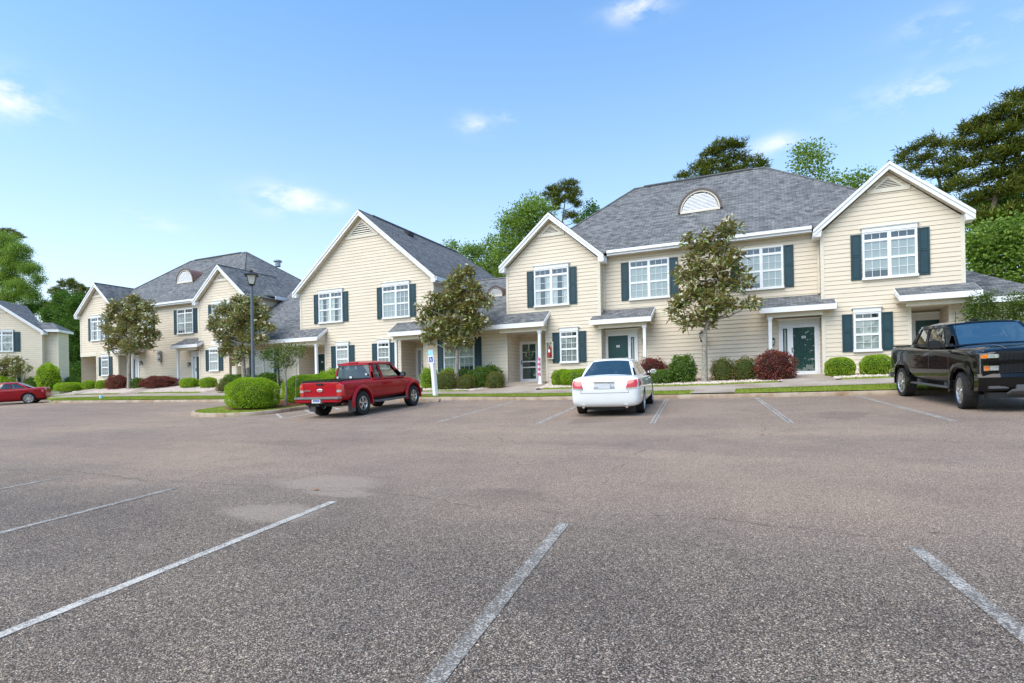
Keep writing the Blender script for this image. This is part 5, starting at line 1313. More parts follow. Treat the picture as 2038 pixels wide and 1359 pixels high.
    pr.line(b, 'B', [(-.60, .60), (-.60, 1.06)], .012); pr.line(b, 'B', [(.60, .60), (.60, 1.06)], .012); pr.line(b, 'B', [(-.60, .66), (.60, .66)], .012)
    b.build('panel_gaps', M['black'], body)
    b = MB(); b.box(-2.625, -2.60, -.13, .13, 1.02, 1.08); b.build('tailgate_handle', M['black'], body, bevel=.008)
    # oval badge: plain pale oval with raised rim, and a small lettered plate
    b = MB(); b.lathe([(0, -2.628), (.80, -2.626), (.92, -2.622), (1.0, -2.60)], (0, 0, 0), 'x', 24); b.v = [(x, y * .115, .86 + z * .052) for x, y, z in b.v]; b.build('tailgate_badge', M['chrome'], body, smooth=50)
    b = MB()
    for k in range(6): b.box(-2.625, -2.60, .34 + k * .04, .34 + k * .04 + .028, .835, .875)
    b.build('tailgate_lettering', M['chrome'], body)
    for s in (-1, 1):
        b = MB(); pr.patch(b, 'B', [(s * .615, .68), (s * .80, .68), (s * .80, 1.04), (s * .615, 1.04)], .012, 5, 8, 0)
        pr.patch(b, 'L' if s > 0 else 'R', [(-2.585, .68), (-2.46, .68), (-2.50, 1.04), (-2.585, 1.04)], .010, 4, 6, 0)
        pr.patch(b, 'B', [(s * .615, .80), (s * .80, .80), (s * .80, .87), (s * .615, .87)], .015, 5, 2, 1)
        b.build('tail_light', [M['taillight'], M['lens']], root, smooth=40)
        b = MB(); pr.patch(b, 'F', [(s * .38, .72), (s * .66, .72), (s * .66, .87), (s * .38, .87)], .01, 5, 3, 0); pr.patch(b, 'L' if s > 0 else 'R', [(2.12, .70), (2.30, .72), (2.30, .86), (2.12, .86)], .01, 4, 3, 1)
        b.build('headlight', [M['lens'], M['amber']], root, smooth=40)
    b = MB(); b.box(-2.80, -2.62, -.80, -.20, .50, .60); b.box(-2.80, -2.62, .20, .80, .50, .60); b.build('rear_bumper', p, root, bevel=.02, smooth=40)
    b = MB(); b.box(-2.83, -2.62, -.82, .82, .602, .665); b.box(-2.80, -2.63, -.198, .198, .47, .60); b.build('bumper_step_pad', M['metal'], root, bevel=.015, smooth=40)
    b = MB(); b.box(-2.812, -2.804, -.15, .15, .49, .63); b.build('licence_plate', M['plate'], root)
    b = MB()
    for k in range(6): b.box(-2.817, -2.812, -.12 + k * .04, -.095 + k * .04, .53, .585)
    b.build('plate_characters', M['bluetext'], root)
    b = MB(); b.box(-2.75, -2.5, -.05, .05, .38, .47); b.box(-2.62, -2.45, -.55, .55, .40, .46); b.build('tow_hitch', M['black'], root)
    for s in (-1, 1): b = MB(); b.box(-2.09, -2.06, s * .62, s * .87, .16, .52); b.build('mud_flap', M['bumpergrey'], root)
    b = MB(); b.tube([(-2.0, -.52, .42), (-2.35, -.60, .42)], .035, 10); b.tube([(-2.35, -.60, .42), (-2.36, -.602, .42)], .028, 10); b.build('exhaust_pipe', M['copper'], root, smooth=40)
    for s in (-1, 1):
        b = MB(); b.tube([(-1.0, s * .80, .40), (-.85, s * .90, .38), (1.0, s * .90, .38), (1.12, s * .80, .42)], .038, 8); b.build('side_step', M['bumpergrey'], root, smooth=40)
        b = MB(); b.box(-.30, -.12, s * .835, s * .865, .93, .965); b.build('door_handle', p, root, bevel=.008)
        mirror_obj(root, .74, .80, 1.12, s)
        for x in (-1.595, 1.595): wheel(root, x, s * .74, .375, .245, .215, 5)
    b = MB(); b.box(2.30, 2.44, -.78, .78, .46, .62); b.build('front_bumper', M['bumpergrey'], root, bevel=.03, smooth=40)
    return root
t = red_pickup(); place(t, -12.66, 15.92, -.075, .997, 1.6)

# --- sedans / coupe ----------------------------------------------------------
def glasshouse(root, p, glassmat, zb, zt, xrb, xrt, xft, xfb, yb_, yt, side_holes, dome=.05, rear_v=(.06, .93), bow=.05, front=None):
    fr, gl, gf = MB(), MB(), MB()
    for s in (-1, 1):
        q_ = [(xrb, s * yb_, zb), (xfb, s * yb_, zb), (xft, s * yt, zt), (xrt, s * yt, zt)]
        panel(fr, gl, q_, side_holes, .12, .86, .03, (0, s, 0), .01)
    panel(fr, gl, [(xrb, -yb_, zb), (xrb, yb_, zb), (xrt, yt, zt), (xrt, -yt, zt)], [(.07, .93)], rear_v[0], rear_v[1], bow, (-.6, 0, .4), .008)
    panel(fr, gf, [(xfb, -yb_, zb), (xfb, yb_, zb), (xft, yt, zt), (xft, -yt, zt)], [(.06, .94)], .05, .93, .08, (.6, 0, .4), .008)
    K = 10; g = [[None] * (K + 1) for _ in range(K + 1)]
    for i in range(K + 1):
        for j in range(K + 1):
            u, v = i / K, j / K; bu = max(0, 1 - (2 * u - 1) ** 2); bv = max(0, 1 - (2 * v - 1) ** 4)
            ex = bow * .6 * bv
            x = (xrt - ex) + (xft + ex - (xrt - ex)) * u
            g[i][j] = (x, (yt + .03 * bu) * (2 * v - 1), zt - .003 + bow * .35 * bv * 0 + dome * bu ** .6 * bv ** .6 + .02 * bv)
    for i in range(K):
        for j in range(K): fr.face([g[i][j], g[i + 1][j], g[i + 1][j + 1], g[i][j + 1]])
    c = fr.build('cabin', p, root, smooth=42); gl.build('cabin_glass', glassmat, c); gf.build('windscreen', front or glassmat, c)
    return c
def white_sedan():
    root = empty('sedan', (0, 0, 0), 'white four-door sedan seen from behind, parked nose to the kerb', 'car')
    p = M['paintwhite']
    sts = [(-2.50, .42, .68, .72, .62, .50), (-2.47, .30, .80, .86, .80, .62), (-2.40, .25, .93, 1.00, .87, .66), (-2.30, .24, .97, 1.055, .895, .68), (-2.05, .22, .985, 1.065, .91, .68), (-1.4, .21, .975, 1.05, .922, .70), (-.6, .20, .95, 1.02, .922, .72), (.4, .20, .93, 1.0, .92, .74),
           (1.0, .20, .90, .99, .918, .72), (1.5, .22, .84, .95, .91, .68), (2.0, .24, .76, .86, .87, .62), (2.3, .28, .68, .75, .78, .5), (2.42, .34, .58, .64, .62, .42)]
    ar = [arch(x, y0, y1, .33, .385) for x in (-1.40, 1.40) for y0, y1 in ((.58, 1.3), (-1.3, -.58))]
    body = shell(root, 'body', p, sts, ar); pr = Proj(body)
    b = MB(); b.box(-1.85, -.95, -.74, .74, .3, .72); b.box(.95, 1.85, -.74, .74, .3, .70); b.box(-2.3, 2.2, -.5, .5, .17, .24); b.build('chassis', M['black'], root)
    c = glasshouse(root, p, M['darkglass'], .99, 1.42, -1.95, -1.12, .05, .98, .78, .565, [(.20, .40), (.42, .70)], .065, (.10, .95), .10)
    b = MB(); b.box(-1.2, .9, -.7, .7, .93, .97); b.box(-1.85, -1.15, -.66, .66, 1.0, 1.02); b.build('cabin_floor', M['black'], c)
    seats(root, (-.85, .15), 1.14, .36, M['bumpergrey'])
    b = MB()
    for f in ('L', 'R'):
        pr.line(b, f, [(-1.12, .45), (-1.0, .7), (-1.02, .97)], .010); pr.line(b, f, [(-.1, .30), (-.12, .95)], .010); pr.line(b, f, [(.95, .32), (.9, .93)], .010); pr.line(b, f, [(-.95, .30), (.95, .30)], .010)
    pr.line(b, 'B', [(-.62, .62), (.62, .62)], .010); pr.line(b, 'B', [(-.62, .62), (-.58, .9)], .008); pr.line(b, 'B', [(.62, .62), (.58, .9)], .008)
    b.build('panel_gaps', M['bumpergrey'], body)
    for s in (-1, 1):
        b = MB(); pr.patch(b, 'B', [(s * .55, .74), (s * .83, .76), (s * .86, .95), (s * .60, .93)], .008, 7, 5, 0)
        pr.patch(b, 'L' if s > 0 else 'R', [(-2.40, .76), (-2.16, .82), (-2.16, .95), (-2.36, .95)], .008, 5, 4, 0)
        pr.patch(b, 'B', [(s * .55, .705), (s * .83, .72), (s * .83, .755), (s * .55, .737)], .009, 6, 2, 1)
        b.build('tail_light', [M['taillight'], M['lens']], root, smooth=40)
        mirror_obj(root, .70, .90, .98, s, (.09, .18, .13), 'paintwhite')
        b = MB(); b.tube([(-2.2, s * .56, .27), (-2.50, s * .56, .265)], .05, 14, cap=False); b.tube([(-2.2, s * .56, .27), (-2.47, s * .56, .266)], .04, 14); b.build('exhaust_tip', M['chrome'], root, smooth=40)
        for x in (-1.4, 1.4): wheel(root, x, s * .80, .325, .215, .225, 7)
        for x in (-.62, .40):
            b = MB(); h = pr.hit('L' if s > 0 else 'R', x, .86, 0); b.box(x - .09, x + .09, h.y - .01 * s, h.y + .03 * s, .85, .88); b.build('door_handle', p, root, bevel=.008)
    b = MB(); pr.patch(b, 'B', [(-.27, .72), (.27, .72), (.27, .90), (-.27, .90)], .003, 4, 3); b.build('plate_recess', M['metal'], body)
    h = pr.hit('B', 0, .80, 0); b = MB(); b.box(h.x - .022, h.x - .014, -.155, .155, .73, .86); b.build('licence_plate', M['plate'], root)
    b = MB(); b.box(h.x - .03, h.x - .005, -.28, .28, .885, .915); b.build('chrome_garnish', M['chrome'], body, bevel=.008)
    b = MB(); h2 = pr.hit('B', 0, .965, 0); x_ = h2.x - .006
    for y0, y1 in ((-.045, -.030), (.030, .045)): b.box(x_, x_ + .01, y0, y1, .925, 1.0)
    b.box(x_, x_ + .01, -.03, .03, .955, .97); b.build('boot_badge', M['chrome'], body)
    b = MB()
    for k in range(6): h3 = pr.hit('B', .50 - k * .03, .865, 0); b.box(h3.x - .006, h3.x, .50 - k * .03 - .011, .50 - k * .03 + .011, .855, .878)
    b.build('model_lettering', M['metal'], body)
    return root
t = white_sedan(); place(t, -4.03, 16.66, -.10, .995, 1.4)

def red_coupe():
    root = empty('coupe', (0, 0, 0), 'dark red two-door coupe at the left edge, its tail towards the verge', 'car')
    p = M['paintred2']
    sts = [(-2.20, .42, .74, .80, .60, .5), (-2.17, .30, .86, .93, .78, .6), (-2.08, .26, .94, 1.0, .85, .66), (-1.8, .24, .95, 1.01, .89, .70), (-1.32, .22, .93, .98, .91, .72), (-.5, .20, .90, .96, .91, .74), (.4, .20, .88, .94, .91, .74),
           (1.0, .20, .85, .93, .905, .72), (1.5, .22, .80, .88, .89, .66), (2.0, .26, .70, .78, .82, .58), (2.3, .32, .60, .66, .66, .46)]
    ar = [arch(x, y0, y1, .33, .385) for x in (-1.32, 1.32) for y0, y1 in ((.58, 1.3), (-1.3, -.58))]
    body = shell(root, 'body', p, sts, ar); pr = Proj(body)
    b = MB(); b.box(-1.77, -.87, -.74, .74, .3, .72); b.box(.87, 1.77, -.74, .74, .3, .70); b.box(-2.0, 2.0, -.5, .5, .17, .24); b.build('chassis', M['black'], root)
    c = glasshouse(root, p, M['carglass'], .93, 1.34, -1.62, -.75, .10, .95, .80, .58, [(.12, .40), (.43, .78)], .04, (.08, .95), .06)
    b = MB(); b.box(-1.2, .9, -.7, .7, .88, .92); b.build('cabin_floor', M['black'], c); seats(root, (-.6, .15), 1.06, .36, M['creamtrim'])
    b = MB()
    for f in ('L', 'R'): pr.line(b, f, [(-.62, .34), (-.55, .7), (-.58, .92)], .010); pr.line(b, f, [(.85, .32), (.82, .90)], .010); pr.line(b, f, [(-.9, .33), (.9, .33)], .010)
    b.build('panel_gaps', M['black'], body)
    for s in (-1, 1):
        b = MB(); pr.patch(b, 'B', [(s * .5, .76), (s * .80, .70), (s * .82, .95), (s * .6, .95)], .008, 6, 4, 0); pr.patch(b, 'L' if s > 0 else 'R', [(-2.12, .66), (-1.98, .72), (-2.0, .94), (-2.12, .94)], .008, 4, 4, 0); b.build('tail_light', M['taillight'], root, smooth=40)
        mirror_obj(root, .66, .88, .92, s, (.09, .17, .13), 'paintred2')
        for x in (-1.32, 1.32): wheel(root, x, s * .79, .325, .22, .235, 7)
        b = MB(); h = pr.hit('L' if s > 0 else 'R', -.35, .78, 0); b.box(-.45, -.26, h.y - .01 * s, h.y + .03 * s, .77, .80); b.build('door_handle', p, root, bevel=.008)
    return root
hd_ = (Matrix.Rotation(R(29), 3, 'Z') @ Vector((-CR.x, -CR.y, 0))).normalized(); sd_ = Vector((-hd_.y, hd_.x, 0))
cp = Vector((-42.3, 19.7, 0)) + hd_ * 1.32 - sd_ * .88
t = red_coupe(); place(t, cp.x, cp.y, hd_.x, hd_.y, 1.3)

# --- black crew-cab pickup ---------------------------------------------------
def black_pickup():
    root = empty('pickup_truck', (0, 0, 0), 'black crew cab pickup with amber corner lights at the right edge, backed to the kerb', 'pickup truck')
    p = M['paintblack']
    sts = [(-2.98, 0.66, 1.25, 1.385, 0.88, 0.83), (-2.95, 0.6, 1.33, 1.43, 0.965, 0.9), (-2.6, 0.58, 1.35, 1.445, 0.99, 0.93), (-1.9, 0.58, 1.35, 1.445, 1, 0.93), (-1.15, 0.56, 1.35, 1.435, 1, 0.92), (-1.05, 0.5, 1.34, 1.425, 1, 0.9), (-0.2, 0.5, 1.33, 1.415, 1, 0.88), (0.8, 0.5, 1.31, 1.415, 1, 0.86),
           (1.25, 0.52, 1.27, 1.425, 1, 0.84), (1.9, 0.55, 1.25, 1.425, 1, 0.82), (2.4, 0.56, 1.23, 1.395, 0.985, 0.8), (2.68, 0.58, 1.21, 1.335, 0.96, 0.78), (2.76, 0.62, 1.13, 1.255, 0.9, 0.76)]
    bed = MB(); bed.box(-2.86, -1.52, -.78, .78, .85, 1.6)
    ar = [arch(x, y0, y1, .42, .50) for x in (-1.87, 1.87) for y0, y1 in ((.56, 1.4), (-1.4, -.56))]
    body = shell(root, 'body', p, sts, ar, [bed]); pr = Proj(body)
    b = MB(); b.box(-2.35, -1.4, -.84, .84, .55, .92); b.box(1.4, 2.35, -.84, .84, .55, .95); b.box(-2.9, 2.6, -.5, .5, .36, .58); b.build('chassis', M['black'], root)
    b = MB(); b.box(-2.9, -1.5, -.86, -.77, 1.43, 1.46); b.box(-2.9, -1.5, .77, .86, 1.43, 1.46); b.box(-2.97, -2.9, -.86, .86, 1.415, 1.455); b.box(-2.85, -1.54, -.77, .77, .855, .88); b.build('bed_rail', M['black'], root)
    for x in (-1.87, 1.87):    # squared arch lips
        for s in (-1, 1):
            b = MB(); n = 18
            for k in range(n):
                a1, a2 = math.radians(-8 + 196 * k / n), math.radians(-8 + 196 * (k + 1) / n)
                def sq(a, r_): c_, s_ = math.cos(a), math.sin(a); f_ = (abs(c_) ** 3 + abs(s_) ** 3) ** (-1 / 3); f_ = 1 + (f_ - 1) * 1.0; return (x + c_ * r_ * f_, .42 + s_ * r_ * f_)
                A = [Vector((q_[0], s * y, q_[1])) for a in (a1, a2) for q_, y in ((sq(a, .485), .95), (sq(a, .495), 1.025), (sq(a, .56), 1.02), (sq(a, .62), .992))]
                b.face([A[0], A[1], A[5], A[4]]); b.face([A[1], A[2], A[6], A[5]]); b.face([A[2], A[3], A[7], A[6]])
            b.build('wheel_arch_trim', p, root, smooth=50)
    c = glasshouse(root, p, M['darkglass'], 1.40, 1.94, -1.45, -1.18, .52, 1.33, .90, .71, [(.10, .40), (.44, .85)], .06, (.08, .90), .05, M['paleglass'])
    b = MB(); b.box(-1.0, 1.2, -.8, .8, 1.30, 1.34); b.box(1.05, 1.30, -.8, .8, 1.34, 1.43); b.build('cabin_floor', M['black'], c)
    seats(root, (-.8, .15), 1.55, .4, M['black'])
    for s in (-1, 1):   # chrome-less window surround
        q_ = [(-1.45, s * .90, 1.40), (1.33, s * .90, 1.40), (.52, s * .71, 1.94), (-1.18, s * .71, 1.94)]
        for u0, u1 in ((.10, .40), (.44, .85)):
            b = MB(); b.tube([bil(q_, u, v) + Vector((0, s * (.03 * (1 - (2 * u - 1) ** 2) + .003), 0)) for u, v in ((u0, .12), (u1, .12), (u1, .86), (u0, .86), (u0, .12))], .013, 4); b.build('window_seal', M['black'], c)
    def gap(f, pts, wd, off=.002):
        b = MB(); pr.line(b, f, pts, wd, off)
        if b.f: b.build('panel_gap', M['bumpergrey'], body)
    for s in (-1, 1): gap('T', [(1.35, s * .45), (2.66, s * .50)], .03, .012); gap('T', [(1.3, s * .87), (2.66, s * .84)], .012)
    for f in ('L', 'R'):
        gap(f, [(-1.45, .56), (-1.45, 1.36)], .02); gap(f, [(-1.22, .56), (-1.25, .9), (-1.12, 1.34)], .012); gap(f, [(.10, .56), (.10, 1.34)], .012); gap(f, [(1.28, .56), (1.24, 1.33)], .012); gap(f, [(-1.2, .60), (1.28, .60)], .012)
    # front: grille with slats, cross bar, stacked lamps, bumper
    b = MB(); b.box(2.70, 2.775, -.66, .66, .80, 1.27); g_ = b.build('grille', M['black'], root, bevel=.01)
    b = MB()
    for k in range(9):
        z = .83 + k * .047
        if abs(z - 1.06) > .03: b.box(2.775, 2.795, -.63, .63, z, z + .014)
    for k in range(17):
        y = -.62 + k * .0775; b.box(2.772, 2.79, y - .006, y + .006, .82, 1.25)
    b.build('grille_slats', M['black'], g_)
    b = MB(); b.box(2.75, 2.83, -.95, .95, 1.035, 1.085); b.build('grille_bar', p, root, bevel=.012, smooth=40)
    b = MB()
    for s in (-1, 1): b.prism([(2.805, s * .02, 1.045), (2.805, s * .13, 1.05), (2.805, s * .13, 1.075), (2.805, s * .02, 1.08)], (.04, 0, 0))
    b.prism([(2.83, -.045, 1.01), (2.83, .045, 1.01), (2.83, .045, 1.115), (2.83, -.045, 1.115)], (.02, 0, 0)); b.build('front_badge', M['black'], root)
    for s in (-1, 1):
        b = MB()
        b.box(2.66, 2.765, s * .62, s * .83, 1.14, 1.22, 0); b.box(2.60, 2.745, s * .832, s * .945, 1.135, 1.225, 1)
        b.box(2.68, 2.765, s * .64, s * .81, .88, .98, 0); b.box(2.62, 2.748, s * .812, s * .90, .875, .985, 1)
        b.box(2.5, 2.70, s * .60, s * .955, .82, 1.24, 2)
        b.build('headlight', [M['lens'], M['amber'], M['black']], root, bevel=.006)
        b = MB(); b.box(.92, 1.03, s * 1.02, s * 1.32, 1.34, 1.56); b.box(.95, 1.0, s * .90, s * 1.02, 1.36, 1.43)
        b.build('side_mirror', M['black'], root, bevel=.035, smooth=40)
        for x in (-1.87, 1.87): wheel(root, x, s * .875, .405, .275, .288, 6, steer=(R(-9) if x > 0 else 0))
        for x in (-.68, .40):
            b = MB(); hh = pr.hit('L' if s > 0 else 'R', x, 1.17, 0); b.box(x - .11, x + .11, hh.y - .01 * s, hh.y + .04 * s, 1.155, 1.19); b.build('door_handle', M['black'], root, bevel=.01)
        b = MB(); b.box(-1.05, 1.3, s * .86, s * 1.04, .42, .455); b.box(-.8, -.76, s * .7, s * .95, .44, .56); b.box(.9, .94, s * .7, s * .95, .44, .56); b.build('running_board', M['bumpergrey'], root, bevel=.012)
        b = MB(); pr.patch(b, 'B', [(s * .80, .80), (s * .97, .80), (s * .97, 1.32), (s * .80, 1.32)], .01, 4, 6); b.build('tail_light', M['taillight'], root, smooth=40)
    b = MB(); prf = [(2.70, .82), (2.84, .81), (2.90, .74), (2.90, .56), (2.86, .46), (2.70, .44)]
    n = 12; secs = []
    for k in range(n + 1):
        y = -1.0 + 2.0 * k / n; pull = .16 * abs(y) ** 3
        secs.append([(x - pull, y, z) for x, z in prf])
    for a, c_ in zip(secs[:-1], secs[1:]):
        for i in range(len(prf) - 1): b.face([a[i], c_[i], c_[i + 1], a[i + 1]])
    b.face(secs[0]); b.face(secs[-1]); b.build('front_bumper', p, root, smooth=35)
    b = MB(); b.box(2.84, 2.915, -.42, .42, .46, .58); b.box(2.78, 2.86, -.86, -.52, .50, .56); b.box(2.78, 2.86, .52, .86, .50, .56); b.prism([(2.80, -.55, .36), (2.93, -.5, .45), (2.93, .5, .45), (2.80, .55, .36)], (0, 0, .05)); b.build('bumper_intake', M['bumpergrey'], root, bevel=.01)
    b = MB(); b.box(2.60, 2.80, -.85, .85, .30, .42); b.build('air_dam', M['black'], root)
    b = MB(); b.tube([(1.45, -.92, 1.38), (1.50, -.93, 2.20)], .006, 6); b.build('aerial', M['black'], root)
    b = MB(); b.box(-.1, .18, -.05, .05, 2.01, 2.05); b.build('roof_antenna_fin', M['black'], root, bevel=.012)
    b = MB(); b.box(-3.10, -2.93, -.95, .95, .50, .66); b.build('rear_bumper', M['bumpergrey'], root, bevel=.03)
    return root
t = black_pickup(); place(t, 4.79, 17.70, .112, -.994, 1.87)

# ------------------------------------------------------------------ plants
LEAF_V = [(0, 0, 0), (.5, .42, .10), (0, 1, 0), (-.5, .42, .10)]; LEAF_F = [(0, 1, 2), (0, 2, 3)]
def leaves(pos, wd, ln, outdir=None, spread=1.0):
    n = len(pos)
    sc = np.stack([rng.uniform(.7, 1.25, n) * wd, rng.uniform(.7, 1.25, n) * ln, np.full(n, ln)], 1)
    if outdir is None: rot = np.stack([rng.uniform(-1.2, 1.2, n), rng.uniform(-1.2, 1.2, n), rng.uniform(0, 6.283, n)], 1)
    else:
        yaw = np.arctan2(-outdir[:, 0], outdir[:, 1]); el = np.arcsin(np.clip(outdir[:, 2], -1, 1))
        rot = np.stack([el + rng.normal(0, .55 * spread, n), rng.normal(0, .8 * spread, n), yaw + rng.normal(0, .7 * spread, n)], 1)
    return inst_mesh('', None, LEAF_V, LEAF_F, pos, sc, rot)
def icos(c, r, mb_list, nu=14, nv=8, bump=.08):
    V = []; F = []
    for j in range(nv + 1):
        for i in range(nu):
            a = 2 * math.pi * i / nu; e = -math.pi / 2 + math.pi * j / nv; k = 1 + rng.uniform(-bump, bump)
            V.append((c[0] + r[0] * k * math.cos(a) * math.cos(e), c[1] + r[1] * k * math.sin(a) * math.cos(e), c[2] + r[2] * k * math.sin(e)))
    for j in range(nv):
        for i in range(nu):
            a, b_, c_, d = j * nu + i, j * nu + (i + 1) % nu, (j + 1) * nu + (i + 1) % nu, (j + 1) * nu + i
            F.append((a, b_, c_)); F.append((a, c_, d))
    return np.array(V), np.array(F)
BUSHES = []
def bush(px0, px1, pyt, Y, kind, label, name='shrub', depth=None, group=None, zfn=None, loose=.0, box=2.6, n=None, wscale=1.0, xo=None):
    """shrub whose sides are seen at px0..px1 and whose top is at pyt when it stands at depth line Y"""
    a = at(px0, 760, Y); c = at(px1, 760, Y); x = (a.x + c.x) / 2; rx = (c.x - a.x) / 2 * .97; v_ = Vector((x, Y)).normalized(); wv_ = rx * v_.y; ry = min(depth or .75, .8 * wv_); rx = max(.35 * rx, math.sqrt(max(.01, wv_ ** 2 - (ry * v_.x) ** 2)) / v_.y)
    zb = (zfn or z_yard)(x, Y) - .03; zt_ = at((px0 + px1) / 2, pyt, Y - ry * .4).z; h = zt_ - zb; rz = h * .56; cz = zb + h * .44
    mats = {'box': (M['boxwood'], M['boxcore'], .030, .038), 'red': (M['redleaf'], M['redcore'], .035, .06), 'azalea': (M['azalea'], M['boxcore'], .038, .062), 'mix': (M['mixleaf'], M['boxcore'], .03, .045), 'leafy': (M['azalea'], M['boxcore'], .05, .09), 'lime': (M['boxwood'], M['boxcore'], .045, .08)}[kind]
    area = 4 * math.pi * (((rx * ry) ** 1.6 + (rx * rz) ** 1.6 + (ry * rz) ** 1.6) / 3) ** (1 / 1.6)
    n = n or int(area * (3000 if kind == 'box' else 1500 if kind in ('red', 'azalea', 'mix') else 900))
    u = rng.uniform(0, 2 * math.pi, n); sv = rng.uniform(-.93, 1, n); cv = np.sqrt(1 - sv * sv); d = np.stack([np.cos(u) * cv, np.sin(u) * cv, sv], 1)
    # superellipsoid and lumps
    k = (np.abs(d) ** box).sum(1) ** (-1 / box)
    lump = 1 + (.045 if kind == 'box' else .13) * (np.sin(d[:, 0] * 7 + x * 3) * np.sin(d[:, 1] * 6 + x) * 1.2 + np.sin(d[:, 2] * 9 + d[:, 0] * 5 + x)) * .6
    r_ = k * lump * (1 - np.abs(rng.normal(0, .065 + loose * .6, n)) + rng.uniform(0, .02 + loose, n) * (rng.uniform(0, 1, n) < .4))
    pos = d * r_[:, None] * np.array([rx, ry, rz]) + np.array([x, Y, cz]); keep = pos[:, 2] > zb + .02; pos = pos[keep]; d = d[keep]
    V, F = leaves(pos, mats[2] * wscale, mats[3] * wscale, d)
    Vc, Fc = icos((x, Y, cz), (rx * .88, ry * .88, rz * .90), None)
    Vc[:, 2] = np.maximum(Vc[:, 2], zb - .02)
    root = empty(name, (x, Y, zb), label, 'shrub' if name != 'hedge' else 'hedge', group)
    mesh_np('leaves', mats[0], V, F, parent=root, origin=(x, Y, zb))
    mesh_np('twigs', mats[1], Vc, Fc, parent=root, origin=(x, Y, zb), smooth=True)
    return root
GB = 'clipped light green box shrubs'; GM = 'loose mixed shrubs along the house fronts'; GR = 'dark red shrubs'
bush(1641, 1703, 711, 24.35, 'box', 'clipped round green shrub at right of the glazed storm door', group=GB)
bush(1711, 1779, 706, 24.35, 'box', 'clipped round green shrub right beside the black pickup tailgate', group=GB)
bush(1503, 1584, 699, 23.95, 'red', 'large crimson shrub in front of the white glazed storm door', group=GR, loose=.08)
bush(1456, 1508, 713, 24.3, 'mix', 'dark purplish green shrub against the crimson shrub', group=GM, loose=.14)
bush(1415, 1462, 714, 24.3, 'mix', 'bronze green shrub just right of the tall magnolia trunk', group=GM, loose=.16)
bush(1333, 1386, 709, 24.2, 'leafy', 'upright leafy green shrub left of the tall magnolia trunk', group=GM, loose=.16)
bush(1297, 1340, 737, 23.9, 'azalea', 'low dark green shrub just right of the white sedan', group=GM, loose=.12)
bush(1268, 1330, 714, 24.7, 'red', 'red brown shrub behind the roof of the white sedan', group=GR, loose=.16)
bush(1098, 1142, 735, 24.45, 'box', 'small clipped shrub beside the white porch post with the ribbon', group=GB)
bush(1118, 1215, 734, 24.3, 'box', 'long clipped light green hedge left of the white sedan', 'hedge', depth=.7, box=3.4)
bush(968, 1005, 741, 23.95, 'mix', 'round bronze shrub at the edge of the path to the open porch', group=GM, loose=.06)
bush(932, 984, 732, 24.5, 'azalea', 'dark green shrub under the right shutter of the low wide window', group=GM, loose=.12)
bush(960, 998, 729, 24.9, 'leafy', 'bright leafy shrub against the wall behind the round bronze shrub', group=GM, loose=.2)
bush(911, 946, 747, 23.85, 'mix', 'small round shrub at the foot of the magnolia by the low wide window', group=GM, loose=.07)
bush(863, 914, 741, 23.85, 'mix', 'broad bronze shrub just right of the white sign post', group=GM, loose=.10)
bush(838, 872, 733, 24.4, 'lime', 'light leafy shrub between the red pickup nose and the sign post', group=GM, loose=.18)
bush(876, 908, 734, 24.8, 'lime', 'light leafy shrub under the left shutter of the low wide window', group=GM, loose=.18)
bush(902, 944, 736, 24.9, 'azalea', 'dark flowering shrub behind the magnolia trunk at the low wide window', group=GM, loose=.18)
bush(453, 554, 751, 15.05, 'box', 'big rounded bright green hedge on the kerbed island', 'hedge', depth=.95, zfn=lambda x, y: z_lot(x, y) + .2, box=2.9)
bush(563, 700, 744, 17.6, 'box', 'long green hedge on the island behind the red pickup tailgate', 'hedge', depth=.95, zfn=lambda x, y: z_lot(x, y) + .2, box=2.6)
bush(634, 690, 737, 22.9, 'lime', 'yellow green shrub showing above the red pickup bed', group=GM, loose=.16)
bush(440, 505, 746, 24.4, 'azalea', 'broad green shrub left of the lamp post foot', group=GM, loose=.14)
bush(430, 470, 760, 23.7, 'mix', 'low dark shrub at the edge of the white gravel left of the big hedge', group=GM, loose=.1)
bush(500, 560, 744, 24.6, 'leafy', 'leafy shrub under the wide window behind the big hedge', group=GM, loose=.18)
bush(397, 432, 751, 24.7, 'box', 'clipped round green shrub, the right one of the pair by the far glazed door', group=GB)
bush(358, 398, 752, 24.7, 'box', 'clipped round green shrub, the left one of the pair by the far glazed door', group=GB)
bush(283, 353, 749, 25.0, 'red', 'wide dark red shrub below the electric meters', group=GR, loose=.12)
bush(259, 288, 753, 24.9, 'azalea', 'green shrub between the left magnolia trunk and the wide dark red shrub', group=GM, loose=.12)
bush(211, 256, 747, 24.9, 'red', 'dark red shrub just left of the leftmost tall magnolia trunk', group=GR, loose=.12)
bush(190, 214, 757, 25.0, 'box', 'small clipped green shrub touching the left dark red shrub', group=GB)
bush(162, 192, 757, 25.0, 'box', 'clipped green shrub in front of the porch at the corner of the left house', group=GB)
bush(110, 165, 761, 24.6, 'box', 'low clipped light green hedge right of the tall cone shrub', 'hedge', depth=.7, box=3.2)
bush(70, 121, 724, 25.2, 'lime', 'tall cone-shaped glossy green shrub behind the red coupe', 'shrub', depth=1.5, loose=.05, box=1.9, n=7000, wscale=1.3)
bush(46, 78, 752, 27.5, 'azalea', 'low dark shrub between the red coupe roof and the tall cone shrub', group=GM, loose=.1, depth=1.0)
bush(-20, 34, 748, 27.0, 'lime', 'green hedge behind the roof of the red coupe', 'hedge', loose=.1, depth=.8)
bush(118, 170, 750, 31.5, 'azalea', 'dark leafy hedge in the gap between the two left houses', 'hedge', loose=.15, depth=1.2)

